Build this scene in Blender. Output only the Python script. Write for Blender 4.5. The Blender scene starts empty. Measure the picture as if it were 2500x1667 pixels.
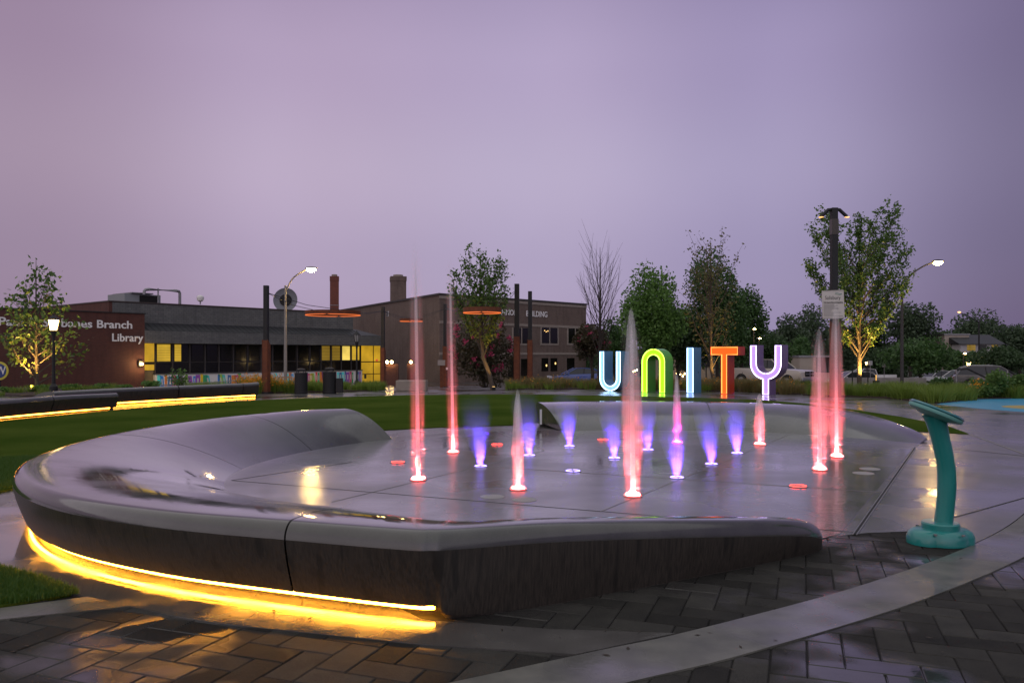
import bpy, math, random
import numpy as np
from mathutils import Vector as V, Matrix, noise as mnoise

# ------------------------------------------------------------------ camera, sky, light, exposure
F, HZ, CH = 1944.0, 865.0, 1.4          # focal length (px of the 2500 px frame), horizon row, eye height
S = bpy.context.scene
C = S.collection
cam_d = bpy.data.cameras.new('camera'); cam = bpy.data.objects.new('camera', cam_d); C.objects.link(cam)
cam_d.sensor_fit = 'HORIZONTAL'; cam_d.sensor_width = 36.0; cam_d.lens = 36.0 * F / 2500.0
cam_d.shift_y = (HZ - 833.5) / 2500.0
cam_d.clip_start = 0.1; cam_d.clip_end = 3000
cam.location = (0, 0, CH); cam.rotation_euler = (math.radians(90), 0, 0)
S.camera = cam
S.view_settings.view_transform = 'Standard'; S.view_settings.look = 'None'
S.view_settings.exposure = 0.0; S.view_settings.gamma = 1.0; S.view_settings.use_curve_mapping = False
S.cycles.max_bounces = 8; S.cycles.diffuse_bounces = 3; S.cycles.glossy_bounces = 4
S.cycles.transparent_max_bounces = 24; S.cycles.volume_bounces = 5
S.cycles.sample_clamp_indirect = 6.0; S.cycles.use_denoising = True
S.cycles.volume_step_rate = 0.6
S.cycles.caustics_reflective = False; S.cycles.caustics_refractive = False

W = bpy.data.worlds.new('World'); S.world = W; W.use_nodes = True
def build_world():
    nt = W.node_tree; N = nt.nodes; L = nt.links; N.clear()
    out = N.new('ShaderNodeOutputWorld'); bg = N.new('ShaderNodeBackground'); L.new(bg.outputs[0], out.inputs[0])
    tc = N.new('ShaderNodeTexCoord'); sep = N.new('ShaderNodeSeparateXYZ'); L.new(tc.outputs['Generated'], sep.inputs[0])
    def ramp(src, stops):
        r = N.new('ShaderNodeValToRGB'); r.color_ramp.interpolation = 'EASE'
        el = r.color_ramp.elements
        while len(el) < len(stops): el.new(0.5)
        for e, (p, c) in zip(el, stops): e.position = p; e.color = (*c, 1)
        L.new(src, r.inputs[0]); return r
    # overcast dusk: brighter belt low in the sky, dimmer towards the zenith
    up = ramp(sep.outputs['Z'], [(0.0, (.365, .305, .475)), (.10, (.41, .345, .525)), (.22, (.478, .405, .58)),
                                 (.34, (.435, .355, .54)), (.43, (.372, .30, .475)), (.70, (.32, .31, .37)), (1.0, (.31, .315, .34))])
    mr = N.new('ShaderNodeMapRange'); L.new(sep.outputs['X'], mr.inputs[0])
    mr.inputs[1].default_value = -.8; mr.inputs[2].default_value = .8
    az = ramp(mr.outputs[0], [(0.0, (.72, .64, .58)), (.18, (.75, .66, .64)), (.34, (1.0, .95, .92)), (.52, (1, 1, 1)),
                              (.68, (.78, .79, .87)), (.85, (.37, .36, .45)), (1.0, (.34, .33, .41))])
    mx = N.new('ShaderNodeMix'); mx.data_type = 'RGBA'; mx.blend_type = 'MULTIPLY'; mx.inputs[0].default_value = 1
    L.new(up.outputs[0], mx.inputs[6]); L.new(az.outputs[0], mx.inputs[7])
    ns = N.new('ShaderNodeTexNoise'); ns.inputs['Scale'].default_value = 3.0; ns.inputs['Detail'].default_value = 4
    L.new(tc.outputs['Generated'], ns.inputs['Vector'])
    mr2 = N.new('ShaderNodeMapRange'); L.new(ns.outputs[0], mr2.inputs[0]); mr2.inputs[3].default_value = .92; mr2.inputs[4].default_value = 1.08
    mv = N.new('ShaderNodeVectorMath'); mv.operation = 'SCALE'; L.new(mx.outputs[2], mv.inputs[0]); L.new(mr2.outputs[0], mv.inputs['Scale'])
    sky = N.new('ShaderNodeTexSky'); sky.sky_type = 'NISHITA'; sky.sun_disc = False
    sky.sun_elevation = math.radians(2); sky.sun_rotation = math.radians(200)
    sc = N.new('ShaderNodeVectorMath'); sc.operation = 'SCALE'; L.new(sky.outputs[0], sc.inputs[0]); sc.inputs['Scale'].default_value = .01
    ad = N.new('ShaderNodeVectorMath'); ad.operation = 'ADD'; L.new(mv.outputs[0], ad.inputs[0]); L.new(sc.outputs[0], ad.inputs[1])
    L.new(ad.outputs[0], bg.inputs[0]); bg.inputs[1].default_value = 1.0
build_world()
sun_d = bpy.data.lights.new('sun', 'SUN'); sun_d.energy = 1.15; sun_d.angle = math.radians(150); sun_d.color = (1, .985, .93)
sun = bpy.data.objects.new('sun', sun_d); C.objects.link(sun)
sun.rotation_euler = (math.radians(28), math.radians(-12), 0)

# ------------------------------------------------------------------ helpers
rnd = random.Random(7); npr = np.random.RandomState(7)
def G(px, py, z=0.0):
    Y = (CH - z) * F / (py - HZ); return V(((px - 1250) / F * Y, Y, z))
def P(px, py, Y): return V(((px - 1250) / F * Y, Y, CH + (HZ - py) * Y / F))
def PX(px, Y): return (px - 1250) / F * Y
def PZ(py, Y): return CH + (HZ - py) * Y / F
def smooth(a, b, x):
    t = min(1, max(0, (x - a) / (b - a))); return t * t * (3 - 2 * t)
def terrain(x, y):
    z = -0.04 * min(max(y - 33.5, 0), 27) - 0.012 * min(max(y - 60.5, 0), 60)
    z -= .03 * min(max(x - 12, 0), 40) * smooth(52, 78, y)
    return z

class NT:
    def __init__(s, name):
        s.m = bpy.data.materials.new(name); s.m.use_nodes = True
        s.t = s.m.node_tree; s.N = s.t.nodes; s.L = s.t.links
        s.b = s.N.get('Principled BSDF'); s.tc = s.N.new('ShaderNodeTexCoord')
    def noise(s, scale, detail=4, vec=None, stretch=None, rough=.55):
        n = s.N.new('ShaderNodeTexNoise'); n.inputs['Scale'].default_value = scale; n.inputs['Detail'].default_value = detail
        n.inputs['Roughness'].default_value = rough
        src = vec or s.tc.outputs['Object']
        if stretch:
            mp = s.N.new('ShaderNodeMapping'); mp.inputs['Scale'].default_value = stretch; s.L.new(src, mp.inputs[0]); src = mp.outputs[0]
        s.L.new(src, n.inputs['Vector']); return n.outputs[0]
    def map(s, x, a, b, c, d):
        r = s.N.new('ShaderNodeMapRange'); s.L.new(x, r.inputs[0])
        for i, q in zip((1, 2, 3, 4), (a, b, c, d)): r.inputs[i].default_value = q
        return r.outputs[0]
    def mix(s, f, a, b, mode='MIX'):
        r = s.N.new('ShaderNodeMix'); r.data_type = 'RGBA'; r.blend_type = mode
        for i, q in ((0, f), (6, a), (7, b)):
            if isinstance(q, (int, float)): r.inputs[i].default_value = q
            elif isinstance(q, tuple): r.inputs[i].default_value = (*q, 1)
            else: s.L.new(q, r.inputs[i])
        return r.outputs[2]
    def math(s, op, a, b=None):
        r = s.N.new('ShaderNodeMath'); r.operation = op
        for i, q in ((0, a), (1, b)):
            if q is None: continue
            if isinstance(q, (int, float)): r.inputs[i].default_value = q
            else: s.L.new(q, r.inputs[i])
        return r.outputs[0]
    def bump(s, h, strength, dist=.01, normal=None):
        b = s.N.new('ShaderNodeBump'); b.inputs['Distance'].default_value = dist
        if isinstance(strength, (int, float)): b.inputs['Strength'].default_value = strength
        else: s.L.new(strength, b.inputs['Strength'])
        s.L.new(h, b.inputs['Height'])
        if normal: s.L.new(normal, b.inputs['Normal'])
        return b.outputs[0]
    def set(s, **kw):
        for k, q in kw.items():
            i = s.b.inputs[k.replace('_', ' ')]
            if isinstance(q, tuple): i.default_value = (*q, 1)
            elif isinstance(q, (int, float)): i.default_value = q
            else: s.L.new(q, i)
        return s.m

def simple(name, c, rough=.5, c2=None, scale=6, metal=0, bump=0, bscale=60, coat=0, coat_r=.08):
    t = NT(name)
    col = c if c2 is None else t.mix(t.map(t.noise(scale, 5), .3, .7, 0, 1), c, c2)
    kw = dict(Base_Color=col, Roughness=rough, Metallic=metal, Coat_Weight=coat, Coat_Roughness=coat_r)
    if bump: kw['Normal'] = t.bump(t.noise(bscale, 4), bump)
    return t.set(**kw)
def emit(name, c, strength, base=(.05, .05, .05)):
    t = NT(name); return t.set(Base_Color=base, Emission_Color=c, Emission_Strength=strength, Roughness=.4)

def wet(name, c1, c2, scale, dry_r, film=(.02, .3), pud=.6, bump=.25, bscale=90, cut=(.42, .6), random_tint=0.0, grain=0, coat=1.0, spec=.5, ripple=.03):
    """stone or concrete under a film of rain water: puddles are mirror-flat, the rest stays rough"""
    t = NT(name)
    v = t.tc.outputs['Object']
    if random_tint:
        v = t.N.new('ShaderNodeNewGeometry').outputs['Position']
    big = t.noise(pud, 3, v); m = t.map(big, cut[0], cut[1], 0, 1)          # 1 = puddle
    n1 = t.noise(scale, 6, v); fine = t.noise(bscale, 3, v)
    col = t.mix(t.map(n1, .3, .7, 0, 1), c1, c2)
    if grain:
        g = t.noise(grain, 2, v); col = t.mix(t.map(g, .45, .62, 0, .55 if random_tint else .16), col, tuple(min(1, x * 2.1) for x in c2))
    if random_tint:
        oi = t.N.new('ShaderNodeObjectInfo').outputs['Random']
        hs = t.N.new('ShaderNodeHueSaturation'); t.L.new(t.map(oi, 0, 1, 1 - random_tint, 1 + random_tint), hs.inputs['Value'])
        t.L.new(col, hs.inputs['Color']); col = hs.outputs[0]
    col = t.mix(t.math('MULTIPLY', m, .30), col, (.012, .012, .014))
    inv = t.math('SUBTRACT', 1.0, m)
    nb = t.bump(fine, t.math('MULTIPLY', inv, bump), .006)
    mid = t.noise(13, 3, v)
    nb2 = t.bump(mid, ripple, .02, nb)
    rr = t.mix(m, (dry_r,) * 3, (.06,) * 3)
    fr = t.map(t.math('ADD', t.math('MULTIPLY', inv, .75), t.math('MULTIPLY', n1, .25)), 0, 1, film[0], film[1])
    return t.set(Base_Color=col, Roughness=rr, Normal=nb2, Coat_Weight=t.map(m, 0, 1, coat * .75, 1.0), Coat_Roughness=fr, Coat_Normal=nb2, Coat_IOR=1.4, Specular_IOR_Level=spec)

def uvw(t):
    """facade coordinates: along the wall, up"""
    sp = t.N.new('ShaderNodeSeparateXYZ'); t.L.new(t.tc.outputs['Object'], sp.inputs[0])
    cb = t.N.new('ShaderNodeCombineXYZ')
    t.L.new(t.math('ADD', sp.outputs[0], sp.outputs[1]), cb.inputs[0]); t.L.new(sp.outputs[2], cb.inputs[1])
    return cb.outputs[0]
def brick(name, c1, c2, mortar, bw=.22, bh=.075, ms=.012, rough=.8):
    t = NT(name); b = t.N.new('ShaderNodeTexBrick'); t.L.new(uvw(t), b.inputs['Vector'])
    b.inputs['Scale'].default_value = 1; b.inputs['Brick Width'].default_value = bw; b.inputs['Row Height'].default_value = bh
    b.inputs['Mortar Size'].default_value = ms; b.inputs['Color1'].default_value = (*c1, 1); b.inputs['Color2'].default_value = (*c2, 1)
    b.inputs['Mortar'].default_value = (*mortar, 1)
    n = t.noise(.5, 5); col = t.mix(t.map(n, .3, .7, .0, .5), b.outputs[0], tuple(x * .55 for x in c1))
    n2 = t.noise(3, 5, stretch=(1, 1, .15)); col = t.mix(t.map(n2, .5, .75, 0, .45), col, tuple(x * .4 for x in c2))
    return t.set(Base_Color=col, Roughness=rough, Normal=t.bump(b.outputs['Fac'], -.4, .01))

def leafmat(name, c1, c2, c3=None):
    t = NT(name); g = t.N.new('ShaderNodeNewGeometry')
    r = g.outputs['Random Per Island']
    col = t.mix(r, c1, c2)
    if c3: col = t.mix(t.map(t.noise(.9, 2), .45, .65, 0, 1), col, c3)
    t.set(Base_Color=col, Roughness=.55)
    tr = t.N.new('ShaderNodeBsdfTranslucent'); t.L.new(col, tr.inputs[0])
    ms = t.N.new('ShaderNodeMixShader'); ms.inputs[0].default_value = .35
    t.L.new(t.b.outputs[0], ms.inputs[1]); t.L.new(tr.outputs[0], ms.inputs[2])
    t.L.new(ms.outputs[0], t.N.get('Material Output').inputs[0]); return t.m

def volmat(name, col, dens, aniso=.2):
    m = bpy.data.materials.new(name); m.use_nodes = True; n = m.node_tree.nodes; n.clear()
    o = n.new('ShaderNodeOutputMaterial'); v = n.new('ShaderNodeVolumePrincipled')
    v.inputs['Color'].default_value = (*col, 1); v.inputs['Density'].default_value = dens; v.inputs['Anisotropy'].default_value = aniso
    m.node_tree.links.new(v.outputs[0], o.inputs['Volume']); return m

class MB:
    def __init__(s): s.v = []; s.f = []
    def add(s, vs, fs):
        o = len(s.v); s.v += [tuple(x) for x in vs]; s.f += [tuple(i + o for i in q) for q in fs]; return s
    def box(s, c, d, rz=0, rx=0, ry=0):
        R = Matrix.Rotation(rz, 3, 'Z') @ Matrix.Rotation(ry, 3, 'Y') @ Matrix.Rotation(rx, 3, 'X')
        vs = [V(c) + R @ V((sx * d[0] / 2, sy * d[1] / 2, sz * d[2] / 2)) for sx in (-1, 1) for sy in (-1, 1) for sz in (-1, 1)]
        return s.add(vs, [(0, 1, 3, 2), (4, 6, 7, 5), (0, 4, 5, 1), (2, 3, 7, 6), (0, 2, 6, 4), (1, 5, 7, 3)])
    def lohi(s, a, b): return s.box([(x + y) / 2 for x, y in zip(a, b)], [abs(y - x) for x, y in zip(a, b)])
    def tube(s, pts, rad, n=8, cap=True, closed=False):
        pts = [V(p) for p in pts]; k = len(pts)
        if isinstance(rad, (int, float)): rad = [rad] * k
        vs = []; ref = None
        for i, p in enumerate(pts):
            if closed: d = pts[(i + 1) % k] - pts[i - 1]
            else: d = pts[min(i + 1, k - 1)] - pts[max(i - 1, 0)]
            d.normalize()
            if ref is None: ref = V((1, 0, 0)) if abs(d.x) < .8 else V((0, 1, 0))
            a = d.cross(ref); a.normalize(); b = d.cross(a); ref = b.cross(d) if False else ref
            for j in range(n):
                t = 2 * math.pi * j / n; vs.append(p + (a * math.cos(t) + b * math.sin(t)) * rad[i])
        fs = []
        for i in range(k if closed else k - 1):
            i2 = (i + 1) % k
            for j in range(n): fs.append((i * n + j, i * n + (j + 1) % n, i2 * n + (j + 1) % n, i2 * n + j))
        if cap and not closed: fs += [tuple(reversed(range(n))), tuple(range((k - 1) * n, k * n))]
        return s.add(vs, fs)
    def lathe(s, prof, n=16, c=(0, 0, 0), lean=(0, 0), closed_top=True, closed_bot=True, wob=0, seed=0):
        vs = []
        for i, (r, z) in enumerate(prof):
            for j in range(n):
                t = 2 * math.pi * j / n
                rr = r * (1 + wob * mnoise.noise(V((math.cos(t) * 2 + seed, math.sin(t) * 2, z * 5))))
                vs.append((c[0] + lean[0] * z + rr * math.cos(t), c[1] + lean[1] * z + rr * math.sin(t), c[2] + z))
        k = len(prof); fs = []
        for i in range(k - 1):
            for j in range(n): fs.append((i * n + j, i * n + (j + 1) % n, (i + 1) * n + (j + 1) % n, (i + 1) * n + j))
        if closed_bot: fs.append(tuple(reversed(range(n))))
        if closed_top: fs.append(tuple(range((k - 1) * n, k * n)))
        return s.add(vs, fs)
    def prism(s, poly, a, b, axis='z'):
        """polygon extruded between a and b along an axis"""
        def pt(p, h):
            return {'z': (p[0], p[1], h), 'y': (p[0], h, p[1]), 'x': (h, p[0], p[1])}[axis]
        n = len(poly); vs = [pt(p, a) for p in poly] + [pt(p, b) for p in poly]
        fs = [tuple(reversed(range(n))), tuple(range(n, 2 * n))] + [(i, (i + 1) % n, n + (i + 1) % n, n + i) for i in range(n)]
        return s.add(vs, fs)
    def build(s, name, mat, parent=None, smooth_=False, bevel=0, loc=None, mats=None):
        me = bpy.data.meshes.new(name); me.from_pydata(s.v, [], s.f); me.validate(); me.update()
        if mat: me.materials.append(mat)
        if smooth_:
            me.polygons.foreach_set('use_smooth', [True] * len(me.polygons))
            if smooth_ != 'all': me.set_sharp_from_angle(angle=math.radians(smooth_ if smooth_ is not True else 40))
        o = bpy.data.objects.new(name, me); C.objects.link(o)
        if parent: o.parent = parent
        if loc: o.location = loc
        if bevel:
            b = o.modifiers.new('bevel', 'BEVEL'); b.width = bevel; b.segments = 2; b.limit_method = 'ANGLE'
        return o
def npmesh(name, verts, faces, mat, parent=None):
    me = bpy.data.meshes.new(name); nv = len(verts); nf, k = faces.shape
    me.vertices.add(nv); me.vertices.foreach_set('co', verts.astype(np.float32).ravel())
    me.loops.add(nf * k); me.loops.foreach_set('vertex_index', faces.astype(np.int32).ravel())
    me.polygons.add(nf); me.polygons.foreach_set('loop_start', np.arange(0, nf * k, k, dtype=np.int32))
    me.polygons.foreach_set('loop_total', np.full(nf, k, dtype=np.int32)); me.update(calc_edges=True); me.validate()
    me.materials.append(mat); o = bpy.data.objects.new(name, me); C.objects.link(o)
    if parent: o.parent = parent
    return o
def tag(o, label=None, cat=None, group=None, kind=None):
    for k, q in (('label', label), ('category', cat), ('group', group), ('kind', kind)):
        if q: o[k] = q
    return o
def thing(name, label, cat, loc=(0, 0, 0), rz=0, group=None):
    o = bpy.data.objects.new(name, None); o.empty_display_size = .2; C.objects.link(o)
    o.location = loc; o.rotation_euler = (0, 0, rz); return tag(o, label, cat, group)
def struct(o): o['kind'] = 'structure'; return o
def lamp(name, kind, loc, energy, col, parent, size=.1, rot=(0, 0, 0), spread=None, cone=None, blend=.5):
    d = bpy.data.lights.new(name, kind); d.energy = energy; d.color = col
    if kind == 'AREA':
        d.shape = 'DISK'; d.size = size
        if spread: d.spread = spread
    else: d.shadow_soft_size = size
    if kind == 'SPOT': d.spot_size = cone; d.spot_blend = blend
    o = bpy.data.objects.new(name, d); C.objects.link(o); o.location = loc; o.rotation_euler = rot
    if parent: o.parent = parent
    return o
def text(name, body, mat, parent, loc, width=None, height=None, extrude=.01, bold=0.0, rot=(math.pi / 2, 0, 0), shear=0):
    cu = bpy.data.curves.new(name, 'FONT'); cu.body = body; cu.extrude = extrude; cu.offset = bold; cu.shear = shear; cu.resolution_u = 3
    t = bpy.data.objects.new('tmp', cu); C.objects.link(t)
    bpy.context.view_layer.update()
    me = bpy.data.meshes.new_from_object(t); bpy.data.objects.remove(t)
    co = np.empty(len(me.vertices) * 3); me.vertices.foreach_get('co', co); co = co.reshape(-1, 3)
    lo, hi = co.min(0), co.max(0); co[:, 0] -= lo[0]
    sx = width / (hi[0] - lo[0]) if width else None
    sy = height / (hi[1] if hi[1] > 0 else 1) if height else sx
    if sx is None: sx = sy
    co[:, 0] *= sx; co[:, 1] *= sy
    me.vertices.foreach_set('co', co.ravel()); me.name = name; me.materials.clear(); me.materials.append(mat); me.update()
    o = bpy.data.objects.new(name, me); C.objects.link(o); o.parent = parent; o.location = loc; o.rotation_euler = rot; return o
def raised_letters(*args, **kw):
    """wall lettering: every character becomes a part of its own"""
    o = text(*args, **kw); me = o.data; n = len(me.vertices); par = list(range(n))
    def find(a):
        while par[a] != a: par[a] = par[par[a]]; a = par[a]
        return a
    for e in me.edges: par[find(e.vertices[0])] = find(e.vertices[1])
    co = [tuple(v.co) for v in me.vertices]; isl = {}
    for i in range(n): isl.setdefault(find(i), []).append(i)
    spans = sorted((min(co[i][0] for i in v), max(co[i][0] for i in v), r) for r, v in isl.items()); groups = []
    for a, b, r in spans:
        if groups and a < groups[-1][1] - .35 * min(b - a, groups[-1][1] - groups[-1][0]): groups[-1][1] = max(b, groups[-1][1]); groups[-1][2].add(r)
        else: groups.append([a, b, {r}])
    for a, b, rs in groups:
        keep = [i for i in range(n) if find(i) in rs]; mp = {q: j for j, q in enumerate(keep)}
        m = MB(); m.v = [co[i] for i in keep]; m.f = [tuple(mp[v] for v in p.vertices) for p in me.polygons if p.vertices[0] in mp]
        c = m.build('raised_letter', args[2], args[3], loc=o.location); c.rotation_euler = o.rotation_euler
    bpy.data.objects.remove(o)
def catmull(pts, per):
    """smooth curve through rows of numbers"""
    A = np.array(pts, float); n = len(A); out = []
    for i in range(n - 1):
        p0, p1, p2, p3 = A[max(i - 1, 0)], A[i], A[i + 1], A[min(i + 2, n - 1)]
        if i == 0: p0 = 2 * p1 - p2
        if i == n - 2: p3 = 2 * p2 - p1
        for j in range(per):
            t = j / per
            out.append(.5 * ((2 * p1) + (p2 - p0) * t + (2 * p0 - 5 * p1 + 4 * p2 - p3) * t * t + (3 * p1 - p0 - 3 * p2 + p3) * t ** 3))
    out.append(A[-1]); return np.array(out)
def inside(p, poly):
    x, y = p[0], p[1]; c = False; j = len(poly) - 1
    for i in range(len(poly)):
        xi, yi, xj, yj = poly[i][0], poly[i][1], poly[j][0], poly[j][1]
        if (yi > y) != (yj > y) and x < (xj - xi) * (y - yi) / (yj - yi) + xi: c = not c
        j = i
    return c

# ------------------------------------------------------------------ materials
M = {}
M['concrete_top'] = wet('smooth_wet_bench_concrete', (.050, .051, .048), (.085, .085, .078), 3.5, .4, (.012, .13), .8, .06, 160, (.26, .58), 0, 320)
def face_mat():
    t = NT('stained_shaded_wall_concrete')  # vertical stain streaks, with the wall's shade darkened into the base colour
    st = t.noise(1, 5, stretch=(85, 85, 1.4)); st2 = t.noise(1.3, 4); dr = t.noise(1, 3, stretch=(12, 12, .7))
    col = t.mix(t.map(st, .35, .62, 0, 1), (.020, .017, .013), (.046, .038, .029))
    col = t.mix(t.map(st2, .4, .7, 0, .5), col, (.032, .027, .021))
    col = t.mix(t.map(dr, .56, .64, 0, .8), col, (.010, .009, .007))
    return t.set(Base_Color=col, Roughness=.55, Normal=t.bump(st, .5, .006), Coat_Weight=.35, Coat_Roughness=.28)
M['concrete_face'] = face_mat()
M['pad'] = wet('wet_splash_pad_concrete', (.070, .073, .069), (.118, .119, .112), 1.6, .5, (.03, .15), .55, .12, 130, (.32, .70), ripple=.07)
M['plaza'] = wet('wet_broomed_concrete', (.085, .087, .08), (.14, .14, .128), 2.2, .55, (.04, .22), .6, .30, 90, (.34, .68), ripple=.10)
M['band'] = wet('pale_wet_concrete_band', (.082, .085, .072), (.155, .155, .13), 5, .6, (.04, .35), .8, .12, 110, (.48, .66), 0, 0, .5, .3)
M['apron'] = wet('wet_concrete_apron', (.085, .083, .078), (.135, .13, .12), 3, .5, (.010, .13), 1.1, .35, 70, (.25, .52), 0, 300, ripple=.03)
M['paver'] = wet('granular_wet_paver', (.018, .018, .017), (.036, .035, .031), 6, .8, (.03, .42), .9, .6, 170, (.53, .63), .4, 420, .04, .10)
M['bed'] = simple('dark_joint_sand', (.012, .011, .010), .9)
M['dark'] = simple('black_painted_steel', (.010, .010, .011), .6)
M['slot'] = simple('dark_slot', (.006, .006, .006), .8)
M['steel'] = simple('galvanised_steel', (.32, .32, .33), .45, (.22, .22, .23), 8, metal=.6)
M['rust'] = simple('weathered_rust_steel', (.20, .055, .018), .75, (.11, .032, .014), 6, bump=.2)
M['teal'] = simple('teal_powder_coat', (.012, .235, .215), .32, (.010, .20, .185), 3, coat=.6, coat_r=.12, bump=.02)
M['white_paint'] = simple('white_paint', (.78, .77, .74), .5)
M['brick_red'] = brick('dark_red_brick', (.135, .038, .026), (.095, .028, .021), (.09, .055, .045))
M['brick_brown'] = brick('brown_grey_brick', (.19, .125, .095), (.12, .08, .065), (.19, .16, .14), .24, .08, .014)
M['chim'] = brick('chimney_brick', (.26, .06, .035), (.18, .045, .03), (.15, .09, .07))
M['shingle'] = brick('grey_slate_shingles', (.175, .18, .175), (.125, .13, .13), (.06, .06, .06), .42, .16, .012, .7)
M['roof'] = brick('dark_ribbed_roof', (.035, .037, .042), (.028, .03, .034), (.015, .015, .016), .5, .3, .02, .5)
M['stone'] = simple('pale_limestone', (.34, .29, .24), .8, (.26, .22, .19), 4)
M['frame'] = simple('dark_bronze_frame', (.02, .018, .017), .45)
M['glass_dark'] = simple('dark_window_glass', (.008, .007, .006), .12)
def lit_pane(name, c, s, blind):
    t = NT(name); sp = t.N.new('ShaderNodeSeparateXYZ'); t.L.new(t.tc.outputs['Object'], sp.inputs[0])
    wv = t.math('SINE', t.math('MULTIPLY', sp.outputs[2], blind)); f = t.map(wv, -1, 1, .72, 1)
    n = t.map(t.noise(.9, 3), .3, .7, .75, 1.15)
    col = t.mix(1.0, (c), t.N.new('ShaderNodeValue').outputs[0]) if False else c
    return t.set(Base_Color=(.1, .08, .02), Emission_Color=col, Emission_Strength=t.math('MULTIPLY', t.math('MULTIPLY', f, n), s), Roughness=.15)
M['lit'] = lit_pane('lit_window_blinds', (1, .62, .05), .62, 32)
M['lit_dim'] = lit_pane('dim_lit_window', (1, .60, .06), .22, 22)
M['lit_bright'] = lit_pane('bright_lit_window', (1, .72, .14), .95, 2)
M['lit_panel'] = lit_pane('lit_entrance_glass', (1, .56, .03), .55, 1.5)
M['warm'] = emit('warm_lamp_glow', (1, .62, .22), 40)
M['lens'] = emit('street_lamp_lens', (1, .62, .18), 260)
M['lantern'] = emit('lantern_glow', (1, .68, .25), 14)
M['packlight'] = emit('wall_light_glow', (1, .66, .24), 70)
M['led'] = emit('amber_light_strip', (1, .38, .025), 62)
M['led_far'] = emit('far_amber_light_strip', (1, .36, .03), 24)
M['ringled'] = emit('orange_ring_light', (1, .19, .035), 1.0)
M['clear_glass'] = simple('frosted_lantern_glass', (.35, .34, .33), .3)
M['bark'] = simple('grey_brown_bark', (.10, .075, .055), .85, (.06, .045, .035), 14, bump=.4, bscale=30)
M['bark_dark'] = simple('dark_bark', (.05, .038, .03), .9, (.03, .024, .02), 10)
M['leaf_mid'] = leafmat('mid_green_leaves', (.075, .15, .03), (.12, .21, .05))
M['leaf_uplit'] = leafmat('uplit_yellow_leaves', (.15, .20, .03), (.22, .25, .04))  # lower leaves: the yellow of the uplights is put into the leaf colour
M['leaf_dark'] = leafmat('dark_green_leaves', (.045, .11, .028), (.085, .17, .045))
M['leaf_deep'] = leafmat('deep_green_leaves', (.035, .075, .025), (.055, .105, .035))
M['leaf_light'] = leafmat('light_green_leaves', (.085, .19, .035), (.14, .27, .055))
M['leaf_brown'] = leafmat('brown_green_sparse_leaves', (.11, .11, .035), (.16, .15, .05))
M['leaf_far'] = leafmat('far_hazy_leaves', (.055, .095, .05), (.085, .13, .065))
M['leaf_plum'] = leafmat('plum_dark_leaves', (.05, .05, .022), (.075, .055, .028))
M['blossom'] = leafmat('magenta_blossom', (.50, .04, .14), (.62, .09, .20))
M['flower'] = leafmat('orange_yellow_flowers', (.75, .24, .015), (.80, .42, .03))
M['blade'] = leafmat('grass_blades', (.05, .12, .015), (.09, .17, .025))
M['blade_bed'] = leafmat('bed_grass_blades', (.13, .22, .03), (.22, .30, .05))
M['blade_tan'] = leafmat('tan_grass_blades', (.27, .20, .08), (.18, .17, .06))
M['cream'] = simple('cream_render', (.42, .37, .31), .8, (.36, .31, .26), 1)

# ------------------------------------------------------------------ ground
def sheet(name, poly, z, mat, depth=.06):
    m = MB(); m.prism([(p[0], p[1]) for p in poly], z - depth, z); return struct(m.build(name, mat))
def ground():
    xs = np.concatenate([np.linspace(-400, -60, 12), np.linspace(-50, 70, 49), np.linspace(80, 500, 14)])
    ys = np.concatenate([np.linspace(-60, 30, 8), np.linspace(33.5, 125, 48), np.linspace(140, 900, 12)])
    vs = []; fs = []
    for y in ys:
        for x in xs: vs.append((x, y, terrain(x, y) - .06))
    n = len(xs)
    for j in range(len(ys) - 1):
        for i in range(n - 1): fs.append((j * n + i, j * n + i + 1, (j + 1) * n + i + 1, (j + 1) * n + i))
    m = MB(); m.add(vs, fs)
    return struct(m.build('ground', simple('dark_soil_and_turf', (.030, .038, .016), .9, (.045, .04, .025), .4)))
ground()
def asphalt():
    vs = []; fs = []; xs = np.linspace(-26, 70, 33); ys = np.linspace(37, 112, 40); n = len(xs)
    for y in ys:
        for x in xs: vs.append((x, y, terrain(x, y) + .0))
    for j in range(len(ys) - 1):
        for i in range(n - 1): fs.append((j * n + i, j * n + i + 1, (j + 1) * n + i + 1, (j + 1) * n + i))
    m = MB(); m.add(vs, fs)
    return struct(m.build('parking_lot', wet('wet_asphalt', (.035, .035, .037), (.055, .055, .055), 1.5, .6, (.04, .35), .2, .2, 60)))
asphalt()

RC = V((0, 8.9))
def ringpt(r, deg): a = math.radians(deg); return (RC.x + r * math.cos(a), RC.y + r * math.sin(a))
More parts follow.
